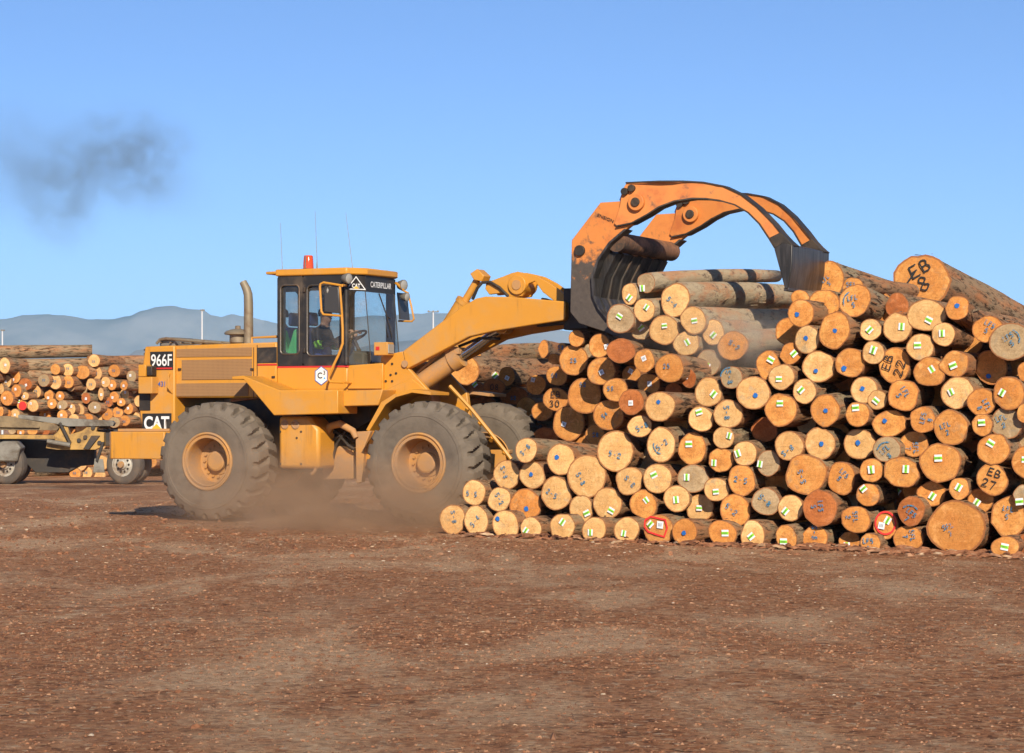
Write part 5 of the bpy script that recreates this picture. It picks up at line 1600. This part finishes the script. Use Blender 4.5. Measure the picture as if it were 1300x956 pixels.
    if mk == 'g' or (mk == 'w' and name == 'far_log'): tag_(ox, oz, d['ang'] + rng.uniform(-6, 6), mk == 'g')
    elif mk == 'w': tag_(ox, oz, d['ang'] + rng.uniform(-15, 15), False, .066, .068)
    elif mk == 'b':
        mb = MB(); r0 = rng.uniform(.026, .032)
        pts = [(ox + r0 * (1 + rng.gauss(0, .10)) * math.cos(2 * math.pi * i / 14), y0, oz + r0 * (1 + rng.gauss(0, .10)) * math.sin(2 * math.pi * i / 14)) for i in range(14)]
        mb.add(pts, [list(range(14))]); mb.build('paint_dot', M['dot_blue'], log, smooth=False)
    elif mk in ('s', 'f'):
        a = R(d['ang'])
        if d['x'] < 1040 or mk == 'f':
            txt = rng.choice(('5-2', 'S-8', '5-4', '5-S', '2-5', '5-8')); h = .060
            if mk == 'f': txt = txt[:1] + txt[-1:]; h = .055
            mb = write(txt, h, h * .62, h * 1.0, d['ang'], ox, oz, .0115, M['spray_blue'])
        else:
            h = .052; mb = write(rng.choice(('LFL', 'LF5', '5FL')), h, h * .55, h * .85, d['ang'], ox - math.sin(a) * .034, oz + math.cos(a) * .034, .0105, M['spray_blue'])
            m2 = write(rng.choice('8572'), h, h * .6, h, d['ang'], ox + math.sin(a) * .05, oz - math.cos(a) * .05, .011, M['spray_blue']); mb.add(m2.v, m2.f)
        mb.build('spray_lettering', M['spray_blue'], log, smooth=False)
        if mk == 's' and rng.random() < .12:
            mb = MB(); a0 = rng.uniform(0, 6); arc = [(ox + .11 * math.cos(a0 + .22 * i), y0 - .001, oz + .11 * math.sin(a0 + .22 * i)) for i in range(8)]
            mb.ribbon(arc, .016, (0, -1, 0)); mb.build('spray_arc', M['spray_blue'], log, smooth=False)
    elif mk in ('EB30', 'EB27', 'EB22', 'EB8', 'E08'):
        a = d['ang']; mb = MB(); ca, sa = math.cos(R(a)), math.sin(R(a)); k = rz_
        if mk == 'E08': rows_ = [('08', .02, .0, .62)]
        elif mk == 'EB8': rows_ = [('EB', .12, .34, .40), ('8', .02, -.20, .50)]
        else: rows_ = [('EB', .05, .40, .46), (mk[2:], -.05, -.38, .50)]
        for txt, lx, lz, hh in rows_:
            h = hh * k; X, Z_ = ox * .4 + (ca * lx - sa * lz) * k, oz * .4 + (sa * lx + ca * lz) * k
            for pl in strokes(txt, h, h * .74, h * 1.04, a, X, Z_, y0 - .003, rng, .09): mb.ribbon(pl, .036 * k + .006, (0, -1, 0))
        if mk == 'EB8':
            mb.ribbon([(-.58 * k, y0 - .004, -.22 * k), (-.22 * k, y0 - .004, .30 * k)], .022, (0, -1, 0))
        mb.build('spray_lettering', M['spray_black'], log, smooth=False)
        if mk == 'EB0':
            write('5-8', .07, .045, .06, a, .0, .05 * k, .012, M['spray_blue']).build('spray_number', M['spray_blue'], log, smooth=False)
    elif mk in ('red1', 'red2'):
        mb = MB()
        if mk == 'red1':
            tag_(-.10, .06, 45); tag_(.03, .055, -5, False, .085, .085, 'paper_label')
            loop = [(-.175, .10), (-.10, .15), (.10, .115), (.125, .02), (.085, -.085), (-.02, -.06), (-.13, -.03), (-.18, .03), (-.175, .10), (-.15, .125)]
        else:
            tag_(.025, .055, 60); tag_(-.045, -.005, -10, False, .075, .075, 'paper_label')
            loop = [(.115 * math.cos(.33 * i), .025 + .125 * math.sin(.33 * i)) for i in range(21)]
        mb.ribbon([(x, y0 + .002, z) for x, z in loop], .02, (0, -1, 0)); mb.build('red_paint_ring', M['spray_red'], log, smooth=False)
    elif mk == 'redend':
        mb = MB(); mb.add([(rx_ * .75 * math.cos(2 * math.pi * i / 16) + rx_ * .2, y0, rz_ * .8 * math.sin(2 * math.pi * i / 16) - .02) for i in range(16)], [list(range(16))]); mb.build('red_paint', M['spray_red'], log, smooth=False)
        tag_(-rx_ * .6, .1, 0, True, .09, .09)
    d['obj'] = log; d['r'] = (rz_ + rx_) / 2; d['rmin'] = rz_
    logs_all.append(d)
    return log

near, grab, rear, far_ = parse(NEAR), parse(GRAB), parse(REARST), parse(FAR)
rg = random.Random(5)
for d in far_:
    if d['tone'] == 'o' and rg.random() < .38: d['tone'] = rg.choice('ppg')
PHI = 27
for d in near:
    by = d['y'] + d['ry']; Y = base_Y(d['x']); foot_y = HY + CAMH * F / Y
    if by > foot_y - 10 and d['depth'] is None:
        Y = CAMH * F / (by - 1.0 - HY)                       # rests on the ground
        Y = max(Y, base_Y(d['x']) - .35); Y = min(Y, base_Y(d['x']) + .35)
    else:
        z = CAMH + (HY - d['y']) * Y / F
        Y += .10 * z + rg.gauss(0, .035)
    Y += d['push'] * (.62 if d['push'] < .4 else 1.0) * (0 if by > foot_y - 10 and d['push'] < .5 else 1)
    if d['depth']: Y = d['depth']
    d['set'] = 'near'
    make_log(d, Y, PHI + rg.gauss(0, 2.6), -d['dip'] + rg.gauss(0, .6), rg.uniform(5.4, 6.4), rg, 'logs in the near stack', rough=.050 if d['tone'] in 'pg' else .066)
for d in grab:
    u, z = pz(d['x'], d['y'], -1.62)
    Y = LO[1] + u * LU[1] - 1.62 * LV[1] + rg.gauss(0, .10); d['set'] = 'grab'
    make_log(d, Y, 25 + rg.gauss(0, 1.5), 2.6 - d['dip'] + rg.gauss(0, .4), (5.0 if d['mark'] == 'g' and d['y'] < 362 else rg.uniform(5.4, 6.2)), rg, 'logs held in the grapple', barkm='stripped', rough=.05)
def rear_Y(x):
    k = ((560, 37.9), (662, 37.2), (700, 34.6), (740, 33.4), (800, 32.1), (880, 31.3), (2000, 31))
    for (a, ya), (b, yb) in zip(k, k[1:]):
        if a <= x <= b: return ya + (yb - ya) * (x - a) / (b - a)
for d in rear:
    Y = rear_Y(d['x']) + rg.gauss(0, .05) + d['push'] * .9; d['set'] = 'rear'
    make_log(d, Y, PHI + rg.gauss(0, 3), rg.gauss(0, .6), 5.5, rg, 'logs stacked behind the loader', rough=.045)
for d in far_:
    Y = 66.6 + rg.gauss(0, .15) + d['push'] * 1.5; d['set'] = 'far'
    if d['y'] > 585: Y = 66.4
    make_log(d, Y, 25 + rg.gauss(0, 4), rg.gauss(0, .7), 6, rg, 'logs in the far stack', segs=14, rows=5, rough=.04)
    if d['mark'] == 'w': pass
# logs lying crosswise on the far stack and on the stack behind the loader: seen along their sides
def cross(x0, y0, x1, y1, Y0, Y1, r, label, group, tone='o', barkm='bark'):
    a, b = wp(x0, y0, Y0), wp(x1, y1, Y1); d_ = b - a
    yaw = math.degrees(math.atan2(d_.x, d_.y)); tilt = math.degrees(math.asin(d_.z / d_.length))
    s = F / Y0; q = dict(x=x0, y=y0, rx=r * s * .55, ry=r * s, tone=tone, mark='n', mx=0, my=0, ang=0)
    o = make_log(q, Y0, yaw, tilt, d_.length, rg, group, barkm=barkm, segs=18, rows=14, rough=.085); logs_all.pop(); tag(o, label, 'log'); return o
cross(-60, 447, 117, 445.5, 67.2, 67.9, .20, 'thick bark-covered log lying lengthwise on top of the far stack, its end against the hills', 'logs in the far stack')
cross(-60, 461.5, 112, 462, 66.9, 67.6, .20, 'bark-covered log lying lengthwise just under the topmost log of the far stack', 'logs in the far stack')
cross(-40, 475, 74, 475, 66.9, 67.5, .17, 'short reddish log lying lengthwise among the upper ends of the far stack', 'logs in the far stack')
cross(112, 459, 240, 456, 67.6, 68.8, .17, 'grey log lying lengthwise on the far stack next to the loader tail', 'logs in the far stack')
cross(118, 470, 240, 467, 67.2, 68.4, .17, 'lower grey log lying lengthwise on the far stack next to the loader tail', 'logs in the far stack')
cross(605, 455, 700, 447, 39.6, 42.2, .17, 'reddish log lying lengthwise on top of the stack behind the lift cylinders', 'logs stacked behind the loader')
cross(622, 470, 716, 468, 39.2, 41.6, .18, 'grey-green log lying lengthwise under the reddish one behind the lift cylinders', 'logs stacked behind the loader')
cross(690, 443, 745, 452, 40.2, 44.5, .15, 'pale-ended log on top of the stack under the boom tip', 'logs stacked behind the loader')

# ---- labels: look first, then the best landmark near it
TAGW = {'g': 'green tag', 'w': 'white tag', 'b': 'blue dot', 's': 'blue letters', 'f': 'faint marking', 'n': 'bare end'}
SPECIAL = {'EB30': 'log end sprayed EB 30 in black in the stack behind the front wheel', 'EB27': 'log end sprayed EB 27 in black low in the near stack', 'EB22': 'log end sprayed EB 22 sideways in black high in the near stack',
           'EB8': 'thick topmost log sprayed EB 8 in black on the near stack', 'E08': 'reddish log sprayed 08 in black just above the far front tyre',
           'red1': 'ground-row log with two tags inside a squarish red paint outline', 'red2': 'log with two tags inside a round red paint ring', 'redend': 'log whose end is daubed bright red in the far stack'}
LMK = {'near': [], 'grab': [], 'rear': [], 'far': []}
def lm(set_, phrase, x, y): LMK[set_].append((phrase, x, y))
pos = {d['mark']: (d['x'], d['y']) for d in logs_all if d['mark'] in SPECIAL}
lm('near', 'log EB 27', *pos['EB27']); lm('near', 'log EB 22', *pos['EB22']); lm('near', 'log EB 8', *pos['EB8'])
lm('near', 'the red-outlined tags', *pos['red1']); lm('near', 'the round red ring', *pos['red2']); lm('near', 'the front wheel', 560, 600); lm('near', 'the grapple tip plate', 1022, 345)
lm('near', 'the hugest ground log', 1214, 670); lm('near', 'the biggest mid-height log', 1023, 602)
lm('grab', 'the back plate', 770, 360); lm('rear', 'log EB 30', *pos['EB30']); lm('rear', 'the fork', 790, 430); lm('far', 'the red-daubed log', *pos['redend']); lm('far', 'the trailer wheel', 155, 592); lm('far', 'the loader tail lamp', 184, 480)
lm('far', 'the topmost end', 119, 458)
ORD = ['nearest', 'second nearest', 'third nearest', 'fourth nearest', 'fifth nearest', 'sixth nearest', 'seventh nearest', 'eighth nearest', 'ninth nearest', 'tenth nearest', 'eleventh nearest', 'twelfth nearest', 'thirteenth nearest', 'fourteenth nearest', 'fifteenth nearest']
WHERE = {'near': '', 'grab': 'gripped ', 'rear': 'rear ', 'far': 'far-off '}
for d in logs_all:
    sz = 'slim' if d['r'] < .165 else ('medium' if d['r'] < .215 else ('thick' if d['r'] < .30 else 'huge'))
    if d['set'] == 'far': sz = 'slim' if d['r'] < .155 else ('medium' if d['r'] < .185 else 'thick')
    d['look'] = f"{sz} {TONE[d['tone']]} {WHERE[d['set']]}log with {TAGW.get(d['mark'], '')}"
    best = min(LMK[d['set']], key=lambda l: math.hypot(l[1] - d['x'], l[2] - d['y'])); d['lm'] = best
    dx, dy = d['x'] - best[1], d['y'] - best[2]
    d['dir'] = ('right of' if dx > 0 else 'left of') if abs(dx) > abs(dy) else ('below' if dy > 0 else 'above')
    d['dist'] = math.hypot(dx, dy)
cells = {}
for d in logs_all: cells.setdefault((d['look'], d['lm'][0], d['dir']), []).append(d)
for key, ds in cells.items():
    ds.sort(key=lambda d: d['dist'])
    for i, d in enumerate(ds):
        if d['mark'] in SPECIAL: lab = SPECIAL[d['mark']]
        elif len(ds) == 1: lab = f"{key[0]}, {key[2]} {key[1]}"
        else: lab = f"{key[0]}, {ORD[i]} {key[2]} {key[1]}"
        tag(d['obj'], lab, 'log')

# torn bark still hanging from the sides of the logs whose flanks show
def fringe(d, n, rng, ymax=3.2):
    log = d['obj']; me = log.data; mb = MB(); seg = 22
    for _ in range(n):
        y = rng.random() ** 1.5 * ymax; a = rng.uniform(-.5, 2.6)
        rr = d['r'] * (1.0 + rng.uniform(-.03, .015)) * (1 - d['taper'] * y / max(d['rz'], .15) * .4) * (1 - d['flare'] + d['flare'] * math.exp(-y * 1.6)); l = rng.uniform(.05, .32); w = rng.uniform(.008, .032)
        lift = rng.uniform(.0, .035) * rng.random(); tw = rng.gauss(0, .5)
        pts = []
        for t in (0, .5, 1):
            yy = y + l * t; aa = a + tw * t * l / d['r'] * .4; R_ = rr + lift * (t ** 1.6) + .004
            for sgn in (-1, 1):
                ab = aa + sgn * w / d['r'] * .5 * (1 - .4 * t); pts.append((R_ * math.cos(ab), yy, R_ * math.sin(ab)))
        mb.add(pts, [(0, 1, 3, 2), (2, 3, 5, 4)])
    o = mb.build('bark_fringe', M['bark'] if d['set'] != 'grab' else M['stripped'], log)
M['flake'] = plain('torn_inner_bark', (.36, .15, .06), .9, 0, .4, 9, (.12, .06, .035), .4)
rf_ = random.Random(77)
for d in logs_all:
    if d['set'] == 'near' and (d['y'] < 420 or d['x'] < 700 or rf_.random() < .4): fringe(d, 46 if d['y'] < 420 else 18, rf_)
    elif d['set'] == 'rear' and rf_.random() < .5: fringe(d, 16, rf_)
    elif d['set'] == 'grab' and d['mark'] == 's': fringe(d, 40, rf_, 4)
# ------------------------------------------------------------------ log trailer parked beyond the loader
TY = 57.9
def wx(x, y, Y=TY): p = wp(x, y, Y); return p.x, p.z
TRL = empty('log_trailer', (wp(90, 600, TY).x, TY, 0)); tag(TRL, 'dusty empty log trailer with yellow bolster brackets parked before the far stack', 'trailer')
def tpr(name, pts, y0, y1, mt, parent=None, bevel=.01):
    q = [wx(x, y, TY + y0) for x, y in pts]; mb = MB(); mb.prism([(x - TRL.location.x, z) for x, z in q], y0, y1)
    return mb.build(name, mt, parent or TRL, bevel)
tpr('top_beam', [(23, 526.5), (60, 529.5), (142, 534), (145, 537), (143, 541), (86, 541.5), (70, 538), (23, 531)], .0, .28, M['grey_steel'])
tpr('side_rail', [(-80, 530), (8, 528), (52, 536), (72, 540), (75, 543), (72, 546.5), (-80, 545.5)], -.05, .16, M['tan_steel'])
tpr('side_rail', [(-80, 538), (4, 536), (50, 541.5), (50, 543.5), (-80, 541)], -.12, -.05, M['tan_steel'])
tpr('chassis_beam', [(-80, 551), (68, 552.5), (70, 557.5), (-80, 557)], .0, .20, M['trail_yellow'])
tpr('chassis_beam', [(-80, 551), (225, 552.5), (225, 562), (-80, 561)], 1.7, 1.95, M['dark'])
bo = tpr('bolster_bracket', [(62, 557), (72, 549), (76, 536), (85, 535), (88, 552), (104, 547), (112, 541), (124, 541), (122, 548), (132, 549), (132, 566), (121, 571), (72, 571), (58, 569)], .05, .30, M['trail_yellow'])
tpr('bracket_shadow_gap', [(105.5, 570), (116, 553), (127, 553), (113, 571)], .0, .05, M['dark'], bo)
tpr('slanting_strut', [(74, 537), (77, 536), (90, 562), (87, 563)], -.06, .05, M['dark'], bo)
for x, y in ((100, 559), (108, 555), (118, 543), (126, 562)):
    q = wx(x, y, TY); mb = MB(); mb.tube([(q[0] - TRL.location.x, .0, q[1]), (q[0] - TRL.location.x, .06, q[1])], .05, 10); mb.build('bolt', M['dark'], bo)
mb = MB(); a, b = wx(61, 560), wx(90, 565); mb.tube([(a[0] - TRL.location.x, -.1, a[1]), (b[0] - TRL.location.x, -.1, b[1])], .055, 12); mb.build('ram', M['grey_steel'], TRL)
tpr('rear_deck', [(121, 545), (185, 546), (230, 547), (230, 566), (132, 566)], .30, 1.6, M['dark'])
tpr('underside_shade', [(-60, 557), (20, 557), (68, 560), (120, 571), (120, 590), (100, 592), (86, 600), (45, 600), (30, 585), (-60, 580)], .9, 1.2, M['dark'])  # dark slab standing for the shade inside the trailer's underside
tpr('mud_flap', [(120, 582), (131, 583), (133, 600), (118, 600)], .0, .03, M['grey_steel'])
tpr('flap_stay', [(124, 587), (121, 584), (129, 561), (132.5, 561)], -.05, .03, M['dark'])
tpr('mudguard', [(-20, 568), (4, 560), (20, 560), (27, 569), (25, 571), (22, 586), (2, 586), (-20, 586)], -.25, .35, M['grey_steel'], bevel=.04)
def truck_wheel(x, y, r, Yo, nm='wheel'):
    c = wx(x, y, TY + Yo); w = empty(nm, (c[0] - TRL.location.x, Yo, r), R(-24), TRL)
    mb = MB(); n = 60; wd = .30
    mb.lathe([(r * .60, .03), (r * .64, 0), (r * .80, -.012), (r * .93, .008), (r, .05), (r, .08), (r * .985, .085), (r * .985, .10), (r, .105), (r, wd - .05), (r * .93, wd), (r * .6, wd - .02)], (0, 0, 0), 'y', n); mb.build('tyre', M['truck_rubber'], w)
    mb = MB(); mb.lathe([(r * .61, .01), (r * .57, .015), (r * .55, .05), (r * .47, .07), (r * .42, .045), (r * .27, .03), (r * .24, -.01), (r * .16, -.03), (r * .15, -.07), (0, -.07)], (0, 0, 0), 'y', 36); rm = mb.build('rim', M['rim_white'], w)
    mb = MB(); mb.lathe([(r * .17, -.03), (r * .16, -.085), (0, -.09)], (0, 0, 0), 'y', 20); mb.build('hub', M['rim_yellow'], w)
    mb = MB()
    for i in range(10):
        a = 2 * math.pi * i / 10; mb.tube([(r * .355 * math.cos(a), .035, r * .355 * math.sin(a)), (r * .355 * math.cos(a), .018, r * .355 * math.sin(a))], r * .055, 8)
    mb.build('hand_hole', M['dark'], w)
    return w
truck_wheel(155, 592, .47, 0); truck_wheel(6, 592, .47, .05); truck_wheel(-45, 592, .47, .05)
for Yo in (1.6,): truck_wheel(165, 592, .47, Yo); truck_wheel(12, 592, .47, Yo)
mb = MB()
for x in (155, 6): c = wx(x, 592)[0] - TRL.location.x; mb.tube([(c + .1, .1, .47), (c + .1, 1.9, .47)], .07, 10)
mb.build('axle', M['dark'], TRL)

# ------------------------------------------------------------------ light masts on the horizon
def mast(x, ytop, Y, label, arm):
    p = wp(x, ytop, Y); h = p.z
    o = empty('light_mast', (p.x, Y, 0)); tag(o, label, 'light mast', 'light masts beyond the yard')
    mb = MB(); mb.tube([(0, 0, 0), (0, 0, h)], [.16, .10], 10); mb.build('pole', M['galv'], o)
    mb = MB()
    if arm: mb.tube([(-.62, 0, h), (.62, 0, h)], .06, 8)
    else: mb.tube([(-.12, 0, h + .05), (.22, 0, h + .05)], .08, 8)
    mb.build('crossbar', M['lamp_body'], o)
    for s in ((-.55, 0, .55) if arm else (-.05, .2)):
        mb = MB(); mb.prism([(s - .14, h - .02), (s + .14, h - .02), (s + .11, h + .16), (s - .11, h + .16)], -.16, .10); mb.build('lamp_head', M['lamp_body'], o)
mast(256.5, 394.5, 300, 'pale light mast rising behind the loader hood', False)
mast(550, 396, 290, 'pale light mast with a crossbar of lamps seen between cab and boom', True)
mast(3, 420, 320, 'pale light mast at the end of the far stack, small round head', False)

# ------------------------------------------------------------------ smoke, dust and haze
def cloud(name, label, cat, c, size, col, dens, nscale, lo, hi, edge, seed, rough=.6, flat=1.0, aniso=0.2, absorb=None, rot=0):
    """an ellipsoid of drifting particles; density falls off to nothing before its skin"""
    mb = MB(); bm = bmesh.new(); bmesh.ops.create_icosphere(bm, subdivisions=3, radius=1.0)
    me = bpy.data.meshes.new(name); bm.to_mesh(me); bm.free()
    o = bpy.data.objects.new(name, me); COL.objects.link(o); o.location = c; o.scale = size; o.rotation_euler = (0, 0, rot)
    m, nt, b = mat(name); nt.nodes.remove(b)
    pv = N(nt, 'VolumePrincipled'); pv.inputs['Color'].default_value = (*col, 1); pv.inputs['Anisotropy'].default_value = aniso
    if absorb: pv.inputs['Absorption Color'].default_value = (*absorb, 1)
    co = coords(nt); ln = N(nt, 'VectorMath', operation='LENGTH'); L(nt, co, ln.inputs[0])
    fall = math_(nt, 'SUBTRACT', 1, ramp(nt, ln.outputs['Value'], edge, .98))
    mp = N(nt, 'Mapping'); L(nt, co, mp.inputs[0]); mp.inputs['Location'].default_value = (seed, seed * 1.7, seed * .3); mp.inputs['Scale'].default_value = (size[0], size[1], size[2] * flat)
    nz = noise_(nt, mp.outputs[0], nscale, 4, rough, .6)
    L(nt, math_(nt, 'MULTIPLY', math_(nt, 'MULTIPLY', ramp(nt, nz, lo, hi), fall), dens), pv.inputs['Density'])
    L(nt, pv.outputs[0], nt.nodes['Material Output'].inputs['Volume'])
    me.materials.append(m); tag(o, label, cat, None, 'stuff'); return o
DC = (.86, .60, .38)
cloud('dust_cloud', 'brown dust boiling up under the loader around its front wheel', 'dust', (-2.0, 32.9, .1), (2.8, 2.7, 1.15), DC, 2.1, 1.25, .34, .70, .15, 3.1, flat=1.3)
cloud('dust_cloud', 'thin brown dust hanging around the rear wheel of the loader', 'dust', (-3.6, 34.5, .25), (2.8, 1.6, 1.3), DC, .75, .8, .30, .8, .1, 8.2)
cloud('dust_cloud', 'pale dust drifting over the gripped logs', 'dust', (2.85, 30.2, 2.42), (1.15, 1.0, .55), (.97, .84, .66), 1.7, 2.3, .40, .70, .1, 5.5, rot=.3)
cloud('dust_cloud', 'faint dust over the gripped log bundle', 'dust', (2.3, 31.4, 2.65), (1.5, .8, .7), (.78, .66, .5), .35, 1.3, .34, .75, .1, 2.5)
SM = (.36, .38, .26)
cloud('exhaust_smoke', 'dark puff of exhaust smoke drifting off behind the loader', 'smoke', wp(160, 203, 44), (1.7, 1.1, 1.3), SM, 1.35, 1.9, .33, .72, .0, 1.3)
cloud('exhaust_smoke', 'ragged tail of dark smoke sinking below the main puff', 'smoke', wp(78, 245, 44), (1.1, .9, 1.4), SM, 1.1, 2.0, .34, .72, .0, 6.3)
cloud('exhaust_smoke', 'thin grey smoke at the end of the drifting plume', 'smoke', wp(20, 208, 44), (2.1, 1.1, 1.6), SM, .58, 1.1, .22, .80, .0, 9.3)
cloud('exhaust_smoke', 'last faint wisp of smoke reaching towards the loader', 'smoke', wp(228, 246, 43), (1.1, .7, .8), SM, .22, 1.2, .25, .8, .0, 4.4)
#HAZE
def haze():
    mb = MB(); mb.box(-9000, 9000, -60, 9700, -3, 420); o = mb.build('haze', [], None, smooth=False)
    m, nt, b = mat('distant_air'); nt.nodes.remove(b)
    pv = N(nt, 'VolumePrincipled'); pv.inputs['Color'].default_value = (.50, .80, 1.0, 1); pv.inputs['Density'].default_value = HAZE_D; pv.inputs['Anisotropy'].default_value = 0.0
    L(nt, pv.outputs[0], nt.nodes['Material Output'].inputs['Volume'])
    o.data.materials.append(m); tag(o, 'pale blue air between the yard and the mountains', 'haze', None, 'stuff')
HAZE_D = 1.0e-4
haze()

# ------------------------------------------------------------------ light, sky, camera
S = Vector((.15, -.875, .46)).normalized()
sun = bpy.data.lights.new('sun', 'SUN'); sun.energy = 4.4; sun.angle = R(.5); sun.color = (1, .90, .75)
so = bpy.data.objects.new('sun', sun); COL.objects.link(so); so.rotation_euler = S.to_track_quat('Z', 'Y').to_euler()
w = bpy.data.worlds.new('World'); SC.world = w; w.use_nodes = True; nt = w.node_tree
sky = nt.nodes.new('ShaderNodeTexSky'); sky.sky_type = 'NISHITA'; sky.sun_disc = False; sky.sun_elevation = math.asin(S.z); sky.sun_rotation = math.atan2(S.x, S.y)
sky.altitude = 0; sky.air_density = .5; sky.dust_density = .05; sky.ozone_density = 6.0
bg = nt.nodes['Background']; bg.inputs['Strength'].default_value = .113
nt.links.new(sky.outputs[0], bg.inputs['Color'])

cam = bpy.data.cameras.new('camera'); co_ = bpy.data.objects.new('camera', cam); COL.objects.link(co_)
co_.location = (0, 0, CAMH); co_.rotation_euler = (R(90), 0, 0)
cam.sensor_fit = 'HORIZONTAL'; cam.sensor_width = 36; cam.lens = 36 * F / 1300; cam.shift_x = 0; cam.shift_y = (HY - 478) / 1300
cam.clip_start = .1; cam.clip_end = 30000
SC.camera = co_
SC.view_settings.view_transform = 'Standard'; SC.view_settings.look = 'None'; SC.view_settings.gamma = 1; SC.view_settings.exposure = .42
cy = SC.cycles
cy.use_adaptive_sampling = True; cy.adaptive_threshold = .02; cy.use_denoising = True
cy.max_bounces = 7; cy.diffuse_bounces = 3; cy.glossy_bounces = 3; cy.transparent_max_bounces = 16; cy.volume_bounces = 1; cy.transmission_bounces = 4
cy.volume_step_rate = 1.0; cy.volume_max_steps = 96
